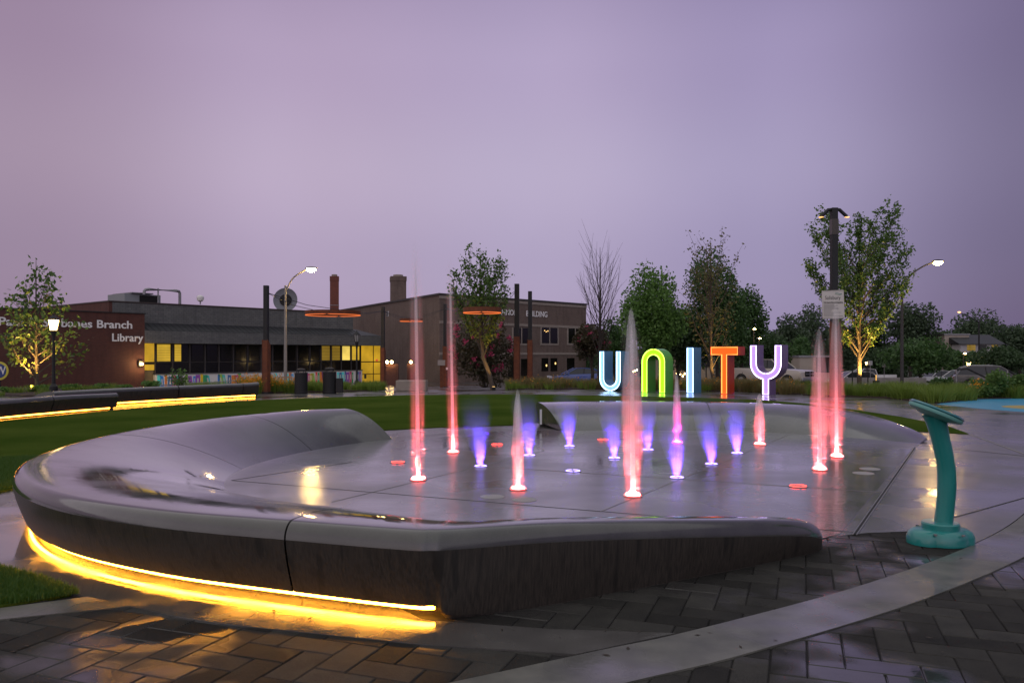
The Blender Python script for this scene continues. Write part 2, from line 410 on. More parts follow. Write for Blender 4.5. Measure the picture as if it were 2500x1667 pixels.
# bench stations: outer x, outer y, inner x, inner y, height, top profile power
NEAR = [(2.27, 5.82, 2.25, 5.86, .06, 3, 0), (2.19, 5.66, 2.08, 5.93, .185, 3.2, 0), (1.95, 5.46, 1.86, 5.92, .25, 3.2, 0), (1.45, 5.15, 1.42, 5.72, .315, 3.2, 0), (.86, 4.80, .85, 5.42, .385, 3.0, 0), (.2, 4.42, .25, 5.25, .45, 2.6, 0), (-.30, 4.16, -.12, 5.3, .475, 2.3, .3),
        (-.42, 4.12, -.25, 5.45, .48, 2.2, 1), (-.58, 4.14, -.35, 5.6, .48, 2.1, 1), (-1.25, 4.38, -.85, 6.3, .475, 1.9, 1), (-2.15, 4.75, -1.65, 7.05, .465, 1.75, 1), (-3.05, 5.31, -2.35, 7.65, .46, 1.7, 1),
        (-3.81, 6.1, -2.85, 8.1, .46, 1.7, 1), (-4.37, 7.1, -3.12, 8.65, .46, 1.7, 1), (-4.71, 8.6, -3.27, 9.4, .465, 1.75, 1), (-4.66, 10.1, -3.26, 10.2, .48, 1.8, 1),
        (-4.3, 11.2, -3.08, 11.1, .50, 1.85, 1), (-3.86, 12.05, -2.78, 11.9, .51, 1.9, 1), (-3.38, 12.72, -2.4, 12.6, .515, 1.9, 1), (-2.9, 13.25, -1.98, 13.15, .50, 1.9, 1)]
FAR = [(.48, 15.95, .92, 14.5, .45, 1.9, 1), (1.6, 16.25, 1.7, 14.6, .45, 1.9, 1), (2.7, 16.3, 2.6, 14.62, .45, 1.9, 1), (3.8, 16.15, 3.6, 14.52, .45, 1.9, 1), (4.8, 15.8, 4.5, 14.3, .445, 1.9, 1),
       (5.6, 15.4, 5.15, 13.85, .43, 1.9, 1), (6.2, 14.95, 5.6, 13.45, .38, 1.9, 1), (6.6, 14.2, 5.95, 13.05, .27, 1.9, 1), (6.75, 13.4, 6.2, 12.75, .15, 1.9, 1), (6.7, 12.85, 6.4, 12.5, .05, 1.8, 1)]
PER = 10
near_d = catmull(NEAR, PER); far_d = catmull(FAR, PER)

lawn_poly = [(-5.25, 7.4), (-5.08, 9), (-5.02, 10.4), (-4.7, 11.6), (-4.2, 12.7), (-3.55, 13.6), (-2.6, 14.5), (-1.3, 15.3), (0, 15.75), (.45, 16.3),
             (2.7, 16.75), (4.9, 16.25), (6.1, 15.6), (6.9, 14.7), (7.45, 14.35), (8.0, 13.96), (8.5, 15.6), (8.65, 17.8), (8.6, 20), (8.3, 22.5), (7.6, 24.3), (5.8, 25.6),
             (3.4, 26.7), (0, 27.8), (-3.5, 27.2), (-6, 25.7), (-8, 23.9), (-9.3, 21.7), (-10.0, 19.5), (-10.6, 17), (-11, 13), (-10, 9.2), (-7.4, 7.85)]
def lawn_material():
    t = NT('mown_lawn'); n = t.noise(.45, 5); n2 = t.noise(60, 3); n3 = t.noise(220, 2, stretch=(1, .4, 1))
    col = t.mix(t.map(n, .3, .7, 0, 1), (.040, .080, .011), (.098, .138, .026)); col = t.mix(t.map(n2, .35, .65, 0, .6), col, (.040, .066, .010))
    return t.set(Base_Color=col, Roughness=1.0, Normal=t.bump(n3, .9, .02), Specular_IOR_Level=0.0)
M['lawn'] = lawn_material()
# main concrete slab: right of the ring, paths and plaza round the lawn
band_up = catmull([(-.9, 3.05), (-.25, 3.40), (.39, 3.75), (.94, 4.05), (2.14, 4.84), (3.42, 5.88), (4.46, 6.94), (5.8, 8.6), (6.9, 10.6)], 6)
band_dir = np.gradient(band_up, axis=0); band_n = np.stack([band_dir[:, 1], -band_dir[:, 0]], 1); band_n /= np.linalg.norm(band_n, axis=1)[:, None]
band_lo = band_up + band_n * .36
pad_front = [(2.05, 5.75), (2.38, 6.1), (2.8, 6.26), (3.2, 6.32), (3.42, 5.90)]
plaza_poly = [(-30, 7.0), (-5.0, 7.0), ringpt(4.7, 200), ringpt(4.6, 220), ringpt(4.3, 240), ringpt(4.0, 260), ringpt(3.6, 275), (1.2, 5.3), *pad_front[:-1],
              (3.30, 5.80)] + [(p[0] - .01, p[1] + .01) for p in band_up[30:]] + [(40, 10.8), (40, 33.5), (-30, 33.5)]
sheet('plaza_pavement', plaza_poly, 0.0, M['plaza'])
sheet('paver_bed', [(-8, 1), (16, 1), (16, 11), (5, 7.2), (-8, 7.2)], -.012, M['bed'])
lawn = sheet('lawn', lawn_poly, .016, M['lawn'], .05)
wedge = [(-7.5, 5.6), ringpt(5.02, 214), ringpt(5.0, 221), ringpt(4.97, 228), ringpt(4.97, 233), ringpt(4.97, 238.8), (-2.85, 4.37), (-3.6, 4.16), (-7.5, 3.6)]
lawn2 = sheet('lawn_corner', wedge, .012, M['lawn'], .05)
# apron ring around the lit side of the bench, then a straight tongue to the pale band
ap_out = [ringpt(4.96, a) for a in range(170, 246, 4)] + [(-2.12, 4.43), (-1.84, 4.28), (-1.455, 4.13), (-.436, 3.85), (.30, 3.72)]
ap_in = [(.82, 4.0), (.2, 4.06), (-.47, 4.2)] + [ringpt(4.25, a) for a in range(258, 168, -4)]
sheet('concrete_apron', ap_out + ap_in, .002, M['apron'])
sheet('concrete_edging', [(-2.45, 4.60), (-2.12, 4.43), (-2.9, 4.13), (-8, 3.3), (-8, 3.62), (-3.6, 4.17), (-2.85, 4.38)], .003, M['band'])
sheet('left_walk', [(-12, 7.4), ringpt(4.94, 196), ringpt(4.94, 206), ringpt(4.94, 213), (-12, 5.5)], .001, M['plaza'])
sheet('concrete_band', [tuple(p) for p in band_up] + [tuple(p) for p in band_lo[::-1]], .004, M['band'])
sheet('splash_pad', [tuple(p) for p in catmull([(2.55, 6.2), (2.05, 5.85), (1.0, 5.2), (-.5, 5.2), (-1.7, 6.9), (-2.9, 8), (-3.4, 9.6), (-3.3, 11), (-2.7, 12.5), (-1.9, 13.6), (-.8, 14.3),
       (.9, 14.75), (2.6, 14.9), (4.5, 14.6), (5.6, 13.8), (6.35, 12.6), (5.96, 11.85)], 5)], .003, M['pad'])
# painted play surface at the far right
blue = simple('blue_painted_rubber', (.03, .28, .46), .6, (.025, .24, .40), 2, coat=.15, coat_r=.3, bump=.15, bscale=200)
sheet('painted_surface', catmull([(11.9, 22.3), (13.5, 24.2), (16.5, 25.4), (22, 26), (22, 16), (16, 17.5), (12.6, 19.2), (11.9, 22.3)], 6)[:-1].tolist(), .004, blue)
m = MB(); m.lathe([(.9, 0), (.9, .004)], 28, (13.9, 20.9, .004)); struct(m.build('painted_dot', simple('yellow_painted_dot', (.42, .33, .06), .4)))
# slot drain across the mouth of the splash pad
dr = thing('slot_drain', 'narrow steel slot drain crossing the mouth of the splash pad', 'drain')
a, b = V((2.66, 6.18, 0)), V((6.02, 11.9, 0)); d = (b - a); ang = math.atan2(d.y, d.x); mid = (a + b) / 2
MB().box((mid.x, mid.y, .003), (d.length, .018, .004), ang).build('slot', M['slot'], dr)
for sgn in (-1, 1):
    o = V((-math.sin(ang), math.cos(ang), 0)) * .0135 * sgn
    MB().box((mid.x + o.x, mid.y + o.y, .004), (d.length, .008, .006), ang).build('edge_rail', M['steel'], dr)
# control joints of the pad
jm = simple('joint_sealant', (.062, .064, .061), .4); jl = simple('pale_joint', (.22, .21, .2), .6)
jr = thing('pavement_joints', 'thin saw-cut joints radiating over the wet splash pad', 'joints'); jr['kind'] = 'structure'; del jr['category']; del jr['label']
def joint(p, q, w=.005, mat=jm, z=.0045):
    p, q = V((p[0], p[1], 0)), V((q[0], q[1], 0)); d = q - p; c = (p + q) / 2
    MB().box((c.x, c.y, z), (d.length, w, .003), math.atan2(d.y, d.x)).build('joint', mat, jr)
jc = G(565, 1173)
joint(jc.xy, G(1300, 1235).xy); joint(jc.xy, G(860, 1128).xy); joint(G(1300, 1235).xy, G(2090, 1300).xy)
joint(G(810, 1226).xy, G(1330, 1100).xy, .006, jl); joint(G(1330, 1100).xy, (-.3, 14.6), .006, jl)
joint(G(1465, 1250).xy, G(1930, 1060).xy, .006, jl); joint(G(1170, 1138).xy, G(2150, 1202).xy, .006, jl)
joint((6.2, 12.4), G(2500, 1113).xy, .012, jm, .003); joint(G(2367, 1060).xy, G(2500, 1108).xy, .03, jl, .003)
joint(G(2217, 1294).xy, G(2500, 1215).xy, .01, jm, .003)

# ------------------------------------------------------------------ herringbone pavers (each its own piece)
pv_root = thing('paver_paving', None, None); pv_root['kind'] = 'structure'
PL, PW_, GAP = .32, .16, .005
def paver_mesh(seed):
    r = random.Random(seed); m = MB(); e = .005; L2, W2 = (PL - GAP) / 2, (PW_ - GAP) / 2
    vs = []
    for z, k in ((-.05, 0), (-e, 0), (0, e)):
        for sx, sy in ((-1, -1), (1, -1), (1, 1), (-1, 1)): vs.append((sx * (L2 - k), sy * (W2 - k), z))
    fs = [(8, 9, 10, 11)] + [(i + 4 * q, (i + 1) % 4 + 4 * q, (i + 1) % 4 + 4 * q + 4, i + 4 * q + 4) for q in (0, 1) for i in range(4)]
    m.add(vs, fs); me = bpy.data.meshes.new('paver'); me.from_pydata(m.v, [], m.f); me.update(); me.materials.append(M['paver']); return me
pmeshes = [paver_mesh(i) for i in range(2)]
ring_out_poly = [tuple(q[:2]) for q in near_d[::3]] + [(0, 9)]
apron_poly = ap_out + ap_in
band_poly = [tuple(p) for p in band_up] + [tuple(p) for p in band_lo[::-1]]
def pavers():
    A = math.radians(-20); ca, sa = math.cos(A), math.sin(A); n = 0; cand = []
    for i in range(-60, 60):
        for j in range(-26, 26):
            # herringbone 2:1 cell: blocks stepped by one width along the diagonal
            bx, by = i * PW_ + j * 2 * PW_ * 2 * 0, i * PW_
            for kind in (0, 1):
                if kind == 0: cx, cy, rot = i * PW_ + PW_ + j * 4 * PW_ * .5 * 2, i * PW_ + PW_ / 2, 0
                else: cx, cy, rot = i * PW_ + PW_ / 2 + j * 4 * PW_, i * PW_ + 2 * PW_, math.pi / 2
                x = ca * cx - sa * cy; y = sa * cx + ca * cy + 4.5; cand.append((x + .3, y, rot))
    for x, y, rot in cand:
        if not (3.0 < y < 7.0): continue
        k = x / y * F + 1250
        if not (-140 < k < 2640): continue
        corners = [(x + dx, y + dy) for dx in (-.13, .13) for dy in (-.13, .13)] + [(x, y)]
        def hidden(p):
            return inside(p, apron_poly) or inside(p, band_poly) or inside(p, ring_out_poly) or inside(p, wedge) or inside(p, plaza_poly) or p[1] < 3.0 or (p[0] < -2.1 and p[1] > 4.45 and p[0] < -1)
        if all(hidden(p) for p in corners): continue
        o = bpy.data.objects.new('paver', pmeshes[n % 2]); C.objects.link(o); o.parent = pv_root
        o.location = (x, y, -.003 + rnd.uniform(-.0018, .0012)); o.rotation_euler = (rnd.uniform(-.006, .006), rnd.uniform(-.006, .006), A + rot + rnd.uniform(-.006, .006)); n += 1
    print('pavers', n)
pavers()

# ------------------------------------------------------------------ curved benches
def bench_profile(q, lip=.066):
    O, I, h, p = V(q[0:2]), V(q[2:4]), q[4], q[5]
    d = I - O; Wd = d.length; d.normalize(); r = min(.095, h * .5, Wd * .45); kf = q[6]; lip = min(lip, h * .25) * kf
    pts = []
    tf = min(1, Wd / .5) ; wall = [((.04 + .18 * kf) * tf, -.03), ((.04 + .16 * kf) * tf, lip), ((.04 + .06 * kf) * tf, lip + .0)]
    zt = h - r
    for t in np.linspace(0.12, 1, 6): wall.append(((.04 + .06 * kf) * tf * (1 - t) ** 1.4, lip + (zt - lip) * t))
    top = []
    for t in np.linspace(0, math.pi / 2, 7)[1:]: top.append((r - r * math.cos(t), zt + r * math.sin(t)))
    for s in np.linspace(0, 1, 15)[1:]: top.append((r + (Wd - r) * s, h * (1 - s ** p)))
    f = lambda aa: [V((O.x + d.x * i, O.y + d.y * i, z)) for i, z in aa]
    return f(wall), f(wall[-2:] + top)
def strip(rows, cap=None):
    m = MB(); n = len(rows[0]); vs = [p for r in rows for p in r]; fs = []
    for i in range(len(rows) - 1):
        for j in range(n - 1): fs.append((i * n + j, i * n + j + 1, (i + 1) * n + j + 1, (i + 1) * n + j))
    m.add(vs, fs); return m
def interp(d, t):
    i = min(int(t), len(d) - 2); return d[i] * (1 - (t - i)) + d[i + 1] * (t - i)
def bench(root, dense, cuts, flip=False, gap=.07, ends=True):
    for a, b in zip(cuts[:-1], cuts[1:]):
        a2 = a + (gap if a > 0 else 0); b2 = b - (gap if b < len(dense) - 1 else 0)
        ts = [a2] + [t for t in range(int(a2) + 1, int(math.ceil(b2)))] + [b2]
        W_, T_ = [], []
        for t in ts:
            w, tp = bench_profile(interp(dense, t)); W_.append(w); T_.append(tp[1:])
        seg = strip(T_)
        for k, rev in ((0, False), (-1, True)):      # close the ends
            loop = T_[k] + [W_[k][1]] ; idx = list(range(len(loop)))
            seg.add(loop, [tuple(idx if rev else idx[::-1])])
        s = seg.build('concrete_segment', M['concrete_top'], root, 60)
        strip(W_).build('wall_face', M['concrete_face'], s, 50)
def led(root, dense, t0, t1, mat=None, z=.047, inset=.145, rad=.011):
    pts = []
    for t in np.linspace(t0, t1, int((t1 - t0) / 2) + 2):
        q = interp(dense, t); d = (V(q[2:4]) - V(q[:2])).normalized(); pts.append((q[0] + d.x * inset, q[1] + d.y * inset, z))
    return MB().tube(pts, rad, 6).build('light_strip', mat or M['led'], root)
nb_ = thing('curved_bench', 'long C-shaped wet concrete bench with amber light strip under its near edge', 'bench')
bench(nb_, near_d, [0, 90, 144, 166, 190])
led(nb_, near_d, 71, 152)
fb_ = thing('curved_bench', 'low sloping concrete bench curving along the back of the splash pad', 'bench')
bench(fb_, far_d, [0, 31, 56, 90])
q0 = far_d[0]; MB().lohi((.52, 14.9, .09), (.56, 14.93, .37)).build('end_plate', simple('bare_aluminium_plate', (.6, .6, .6), .4), fb_)
# the two lit benches along the far left edge of the lawn
B1 = [(-10.6, 14.2, -11.7, 14.1, .44, 2.2, 1), (-10.85, 16.0, -11.95, 15.8, .44, 2.2, 1), (-10.75, 17.2, -11.8, 17.2, .44, 2.2, 1), (-10.45, 18.6, -11.5, 18.8, .44, 2.2, 1), (-9.98, 20.2, -10.95, 20.7, .42, 2.2, 1)]
B2 = [(-11.6, 20.2, -12.7, 20.6, .46, 2.2, 1), (-10.85, 22.1, -11.8, 22.7, .46, 2.2, 1), (-9.95, 23.8, -10.8, 24.5, .46, 2.2, 1), (-8.7, 25.8, -9.4, 26.6, .46, 2.2, 1), (-8.35, 26.3, -9.0, 27.1, .48, 2.2, 1)]
o1 = thing('curved_bench', 'lit concrete bench at far left edge of lawn, nearer of two', 'bench')
d1 = catmull(B1, 10); bench(o1, d1, [0, 14, 28, 40]); led(o1, d1, 0, 39, M['led_far'], rad=.012)
o2 = thing('curved_bench', 'lit concrete bench on far side of lawn, before the mural wall', 'bench')
d2 = catmull(B2, 10); bench(o2, d2, [0, 20, 30, 40]); led(o2, d2, 4, 38, M['led_far'], rad=.014)

# ------------------------------------------------------------------ fountain jets and lit nozzles
def watermat(name, dens, H, mode, streak=0.0, R=0.0, lean=0.0):
    """spray of fine drops: density follows how the real water thins out with height"""
    m = bpy.data.materials.new('water_' + name); m.use_nodes = True; t = m.node_tree; N = t.nodes; L = t.links; N.clear()
    o = N.new('ShaderNodeOutputMaterial'); v = N.new('ShaderNodeVolumePrincipled'); v.inputs['Color'].default_value = (.985, .975, .985, 1); v.inputs['Density'].default_value = dens
    L.new(v.outputs[0], o.inputs['Volume'])
    if mode != 'even':
        tc = N.new('ShaderNodeTexCoord'); sp = N.new('ShaderNodeSeparateXYZ'); L.new(tc.outputs['Object'], sp.inputs[0])
        mr = N.new('ShaderNodeMapRange'); L.new(sp.outputs[2], mr.inputs[0]); mr.inputs[1].default_value = 0; mr.inputs[2].default_value = H
        mr.inputs[3].default_value, mr.inputs[4].default_value = {'thin_up': (1, 0), 'thick_up': (.12, 1), 'core': (1, .45)}[mode]
        pw = N.new('ShaderNodeMath'); pw.operation = 'POWER'; L.new(mr.outputs[0], pw.inputs[0]); pw.inputs[1].default_value = {'thin_up': 1.9, 'thick_up': 1.5, 'core': 1.0}[mode]
        src = pw.outputs[0]
        if streak:
            mp = N.new('ShaderNodeMapping'); mp.inputs['Scale'].default_value = (60, 60, 1.3); L.new(tc.outputs['Object'], mp.inputs[0])
            nz = N.new('ShaderNodeTexNoise'); nz.inputs['Scale'].default_value = 1; nz.inputs['Detail'].default_value = 2; L.new(mp.outputs[0], nz.inputs['Vector'])
            m2 = N.new('ShaderNodeMapRange'); L.new(nz.outputs[0], m2.inputs[0]); m2.inputs[1].default_value = .38; m2.inputs[2].default_value = .62; m2.inputs[3].default_value = 1 - streak; m2.inputs[4].default_value = 1 + streak
            mu = N.new('ShaderNodeMath'); mu.operation = 'MULTIPLY'; L.new(src, mu.inputs[0]); L.new(m2.outputs[0], mu.inputs[1]); src = mu.outputs[0]
        if R:
            def mth(op, a_, b_):
                q_ = N.new('ShaderNodeMath'); q_.operation = op
                for i_, x_ in enumerate((a_, b_)):
                    if isinstance(x_, (int, float)): q_.inputs[i_].default_value = x_
                    else: L.new(x_, q_.inputs[i_])
                return q_.outputs[0]
            xx = mth('SUBTRACT', sp.outputs[0], mth('MULTIPLY', sp.outputs[2], lean))
            r2 = mth('DIVIDE', mth('ADD', mth('MULTIPLY', xx, xx), mth('MULTIPLY', sp.outputs[1], sp.outputs[1])), R * R)
            src = mth('MULTIPLY', src, mth('MAXIMUM', mth('SUBTRACT', 1.0, r2), 0.0))
        mu = N.new('ShaderNodeMath'); mu.operation = 'MULTIPLY'; L.new(src, mu.inputs[0]); mu.inputs[1].default_value = dens; L.new(mu.outputs[0], v.inputs['Density'])
    return m
FOAM = watermat('foam', 40, 1, 'even')
RING = {'red': emit('red_nozzle_ring', (1, .05, .035), 6), 'violet': emit('violet_nozzle_ring', (.42, .30, 1), 5), 'magenta': emit('magenta_nozzle_ring', (1, .03, .35), 6)}
COL = {'red': (1, .10, .10), 'violet': (.09, .03, 1), 'magenta': (1, .03, .34)}
def nozzle_ring(root, colour, r=.075):
    m = MB(); n = 28
    pts = [(math.cos(2 * math.pi * i / n) * r, math.sin(2 * math.pi * i / n) * r, .008) for i in range(n)]
    m.tube(pts, .006, 6, closed=True); m.build('light_ring', RING[colour], root, True)
    MB().lathe([(r + .02, 0), (r + .02, .005), (r + .010, .008), (r - .02, .008), (r - .03, .003)], 24).build('nozzle_plate', M['steel'], root, True)
def jet(px, py, top, colour, label, power, r0=.022, spread=.12, lean=(0, 0), bell=2.0, veil=.35):
    g = G(px, py); Y = g.y; H = PZ(top, Y)
    root = thing('water_jet', label, 'fountain', (g.x, g.y, .004), group='lit water jets of the splash pad')
    nozzle_ring(root, colour)
    core = [(r0 * 1.5, .01), (r0 * 1.1, .05), (r0, H * .12), (r0 * .92, H * .3), (r0 * .85, H * .5), (r0 * .8, H * .7), (r0 * .75, H * .80), (r0 * .5, H * .87), (.003, H * .92)]
    MB().lathe(core, 14, lean=lean, wob=.10, seed=px).build('water_core', watermat('core', 34, H, 'core'), root, True)
    bl_ = [(max(.004, spread * math.sqrt(max(0, 1 - f ** 1.9)) * (.72 + .28 * (1 - f)) * min(1, .55 + f * 1.3)), f * H + .01) for f in (0, .08, .2, .35, .5, .65, .77, .87, .94, .98, 1.0)]
    MB().lathe(bl_, 20, lean=(lean[0] * 1.1, 0), wob=.22, seed=px + 3).build('falling_spray', watermat('bell', bell * 1.6, H, 'thick_up', .7, spread * 1.02, lean[0] * 1.1), root, True)
    ve = [(r0 * 2.8, .01), (r0 * 3.2, .1 * H), (spread * .6, .35 * H), (spread * .7, .6 * H), (spread * .72, .8 * H), (spread * .62, .9 * H), (spread * .40, .97 * H), (spread * .12, 1.02 * H)]
    MB().lathe(ve, 16, lean=lean, wob=.3, seed=px + 5).build('fine_mist', watermat('mist', veil, H, 'even'), root, True)
    rr = random.Random(px); m = MB()
    vs = []; n = 30; prof = [(.085, 0), (.075, .02), (.055, .035), (.03, .03)]
    for j, (q, z) in enumerate(prof):                     # ragged crown of splashing water at the foot
        for i in range(n):
            t = 2 * math.pi * i / n; up = 1 + .8 * mnoise.noise(V((math.cos(t) * 4 + px, math.sin(t) * 4, j * .7)))
            vs.append((math.cos(t) * q * (.8 + .3 * up), math.sin(t) * q * (.8 + .3 * up), z * up))
    fs = [(j * n + i, j * n + (i + 1) % n, (j + 1) * n + (i + 1) % n, (j + 1) * n + i) for j in range(3) for i in range(n)] + [tuple(range(3 * n, 4 * n)), tuple(reversed(range(n)))]
    m.add(vs, fs); m.build('splash', FOAM, root, True)
    lamp('nozzle_light', 'AREA', (0, 0, .012), power, COL[colour], root, .14, (math.pi, 0, 0), math.radians(40))
    return root
def fan(px, py, label, power=8.5, h=.95, lean=(0, 0)):
    g = G(px, py); root = thing('water_spray', label, 'fountain', (g.x, g.y, .004), group='violet sprays of the splash pad')
    nozzle_ring(root, 'violet', .07)
    MB().lathe([(.018, .01), (.032, .06), (.055, .14), (.075, .23), (.088, .32), (.096, .42), (.10, .52), (.09, .60)], 18, lean=lean, wob=.12, seed=px).build('water_fan', watermat('fan', 6.5, .6, 'thin_up', .6), root, True)
    MB().lathe([(.03, .01), (.06, .1), (.11, .25), (.16, .45), (.20, .65), (.21, .85), (.18, h)], 18, lean=(lean[0] - .06, 0), wob=.25, seed=px + 2).build('fine_mist', watermat('mist', 2.6, h, 'thin_up', 0.0, .22, lean[0] - .06), root, True)
    lamp('nozzle_light', 'AREA', (0, 0, .012), power, COL['violet'], root, .12, (math.pi, 0, 0), math.radians(50))
    return root
SC = 1.06293
jet(961 * SC, 1103 * SC, 592, 'red', 'tallest pink water jet, left of all jets, rising far above the roofline', 40, .024, .115, (-.014, 0), .8, .45)
jet(1041 * SC, 1040 * SC, 636, 'red', 'second tallest slim pink jet, just right of the tallest jet', 40, .024, .105, (-.018, 0), .7, .45)
jet(1190 * SC, 1125 * SC, 953, 'red', 'squat rounded red jet near the front, beside two grey lids', 22, .026, .085, (-.004, 0), 14, .3)
jet(1454 * SC, 1140 * SC, 755, 'red', 'nearest red jet with broad pale head, in front of letter U', 36, .026, .135, (-.010, 0), 7, .3)
jet(1555 * SC, 1018 * SC, 912, 'magenta', 'small magenta jet straight behind a violet spray', 20, .026, .085, (-.004, 0), 11, .3)
jet(1745 * SC, 1022 * SC, 962, 'red', 'small cone-shaped red jet below letter Y', 18, .026, .11, (-.008, 0), 9, .3)
jet(1883 * SC, 1080 * SC, 803, 'red', 'pink jet in front of the sign pole, nearer of the pair', 36, .026, .14, (-.006, 0), 3, .3)
jet(1922 * SC, 1050 * SC, 742, 'red', 'taller pink jet just below the rules sign, farther of the pair', 36, .026, .14, (-.008, 0), 3, .3)
for (x, y), lab in zip([(1104, 1072), (1216, 1047), (1308, 1026), (1411, 1053), (1489, 1034), (1555, 1098), (1634, 1067), (1693, 1042)],
        ['violet spray left of the squat red jet, leftmost spray', 'violet spray immediately right of the squat red jet', 'violet spray in front of the left end of the back bench',
         'violet spray just left of the broad-headed red jet', 'faint small violet spray just right of the broad-headed red jet', 'nearest violet spray, in front of the magenta jet',
         'violet spray right of the magenta jet', 'violet spray farthest to the right, beside the cone-shaped red jet']):
    fan(x * SC, y * SC, lab, lean=(-.03, 0))
def idle(px, py, colour, label):
    g = G(px, py); root = thing('idle_nozzle', label, 'nozzle', (g.x, g.y, .004), group='idle nozzles of the splash pad'); nozzle_ring(root, colour, .08)
idle(914 * SC, 1063 * SC, 'red', 'glowing red ring without water left of the tallest jet')
idle(1142 * SC, 1022 * SC, 'red', 'glowing red ring without water behind the squat red jet')
idle(1385 * SC, 1011 * SC, 'red', 'glowing red ring without water by the back bench')
idle(1833 * SC, 1118 * SC, 'red', 'large glowing red ring without water nearest the slot drain')
idle(1316 * SC, 1083 * SC, 'violet', 'glowing pale violet ring without water in mid pad')
lidm = simple('pale_concrete_lid', (.30, .29, .28), .5)
for x, y, lab in ((1131, 1141, 'round grey lid left of the squat red jet'), (1205, 1148, 'round grey lid in front of the squat red jet'), (1998, 1077, 'farther of two round lids near the slot drain'), (1983, 1087, 'nearer of two round lids near the slot drain')):
    g = G(x * SC, y * SC); o = MB().lathe([(.12, 0), (.12, .003), (.115, .005)], 28, (0, 0, 0)).build('access_lid', lidm, None, True, loc=(g.x, g.y, .002)); tag(o, lab, 'lid', 'access lids of the splash pad')

# ------------------------------------------------------------------ teal push-button post
def activator():
    c = V((3.19, 5.93, .0)); r = thing('splash_activator', 'teal curved post with a tilted disc on top standing beside the slot drain', 'play post', c)
    m = MB(); n = 60; vs = []
    for rs, z in ((1.0, 0), (1.0, .05), (.93, .085), (.80, .105), (.5, .11)):
        for i in range(n):
            t = 2 * math.pi * i / n; lobe = .185 + .062 * max(0, math.cos(2 * (t - .15))) ** .6
            vs.append((math.cos(t) * lobe * rs, math.sin(t) * lobe * rs, z))
    fs = [(q * n + i, q * n + (i + 1) % n, (q + 1) * n + (i + 1) % n, (q + 1) * n + i) for q in range(4) for i in range(n)] + [tuple(range(4 * n, 5 * n))]
    m.add(vs, fs); m.build('base', M['teal'], r, 35)
    MB().lathe([(.13, .10), (.13, .145), (.122, .155), (.08, .156)], 32).build('collar', M['teal'], r, 35)
    for a in (-2.2, -1.2, 0, 2):
        MB().lathe([(.012, 0), (.012, .012)], 8, (math.cos(a) * .2, math.sin(a) * .19, .085)).build('bolt', M['steel'], r)
    path = []; rad = []
    for z, xp, w in ((.13, 2302.5, 46), (.25, 2307, 46), (.42, 2311.5, 46.5), (.55, 2310, 46), (.68, 2303, 46.5), (.80, 2294, 47.5), (.90, 2286, 52), (.955, 2281, 62)):
        path.append((PX(xp, c.y) - c.x, 0, z)); rad.append(w * .9 * c.y / F / 2)
    pr = catmull([(*p, q) for p, q in zip(path, rad)], 4)
    MB().tube([tuple(x[:3]) for x in pr], [x[3] for x in pr], 24).build('post', M['teal'], r, 60)
    tilt = math.radians(23); hc = V((PX(2280, c.y) - c.x, -.02, .965))
    hd = thing('x', None, None); bpy.data.objects.remove(hd)
    def disc(prof, name, mat, par):
        mm = MB(); mm.lathe(prof, 40); R = Matrix.Rotation(tilt, 3, 'Y') @ Matrix.Rotation(math.radians(4), 3, 'X')
        mm.v = [tuple(hc + R @ V(p)) for p in mm.v]; return mm.build(name, mat, par, 40)
    rim = disc([(.10, -.035), (.185, -.012), (.192, .0), (.19, .012)], 'disc_rim', simple('pale_teal_rim', (.16, .42, .38), .4), r)
    dk = disc([(.19, .0125), (.196, .022), (.185, .034), (.165, .030), (.12, .022), (.06, .022)], 'disc', simple('deep_teal_disc', (.008, .16, .19), .25, coat=.8), r)
    disc([(.075, .0225), (.072, .026)], 'hand_emblem', simple('pale_emblem', (.32, .48, .52), .4), dk)
activator()

# ------------------------------------------------------------------ UNITY letters
def arc(cx, cy, r, a0, a1, n): return [(cx + r * math.cos(math.radians(a0 + (a1 - a0) * i / n)), cy + r * math.sin(math.radians(a0 + (a1 - a0) * i / n))) for i in range(n + 1)]
def outline(ch, w, h, t):
    R = w / 2; r = R - t
    if ch == 'U': return [(0, h)] + arc(R, R, R, 180, 360, 24) + [(w, h), (w - t, h)] + arc(R, R, r, 360, 180, 24) + [(t, h)]
    if ch == 'n': return [(0, 0)] + arc(R, h - R, R, 180, 0, 24) + [(w, 0), (w - t, 0)] + arc(R, h - R, r, 0, 180, 24) + [(t, 0)]
    if ch == 'I': return [(0, 0), (0, h), (t, h), (t, 0)]
    if ch == 'T': tt = t * 1.3; return [(R - t / 2, 0), (R - t / 2, h - tt), (0, h - tt), (0, h), (w, h), (w, h - tt), (R + t / 2, h - tt), (R + t / 2, 0)]
    if ch == 'Y':
        yb = .30 * h; cy = yb + R
        a = math.degrees(math.asin(t / 2 / R))
        return [(R - t / 2, 0)] + arc(R, cy, R, 270 - a, 180, 14) + [(0, h), (t, h)] + arc(R, cy, r, 180, 360, 22) + [(w - t, h), (w, h)] + arc(R, cy, R, 360, 270 + a, 14) + [(R + t / 2, 0)]
def inset_poly(poly, d):
    n = len(poly); A = sum(poly[i][0] * poly[(i + 1) % n][1] - poly[(i + 1) % n][0] * poly[i][1] for i in range(n)); sg = 1 if A > 0 else -1; out = []
    for i in range(n):
        p0, p1, p2 = V(poly[i - 1]), V(poly[i]), V(poly[(i + 1) % n]); e1 = (p1 - p0).normalized(); e2 = (p2 - p1).normalized()
        n1 = V((-e1.y, e1.x)) * sg; n2 = V((-e2.y, e2.x)) * sg; b = n1 + n2; q = b.dot(n1)
        b = b / max(q, .3); out.append((p1.x + b.x * d, p1.y + b.y * d))
    return out
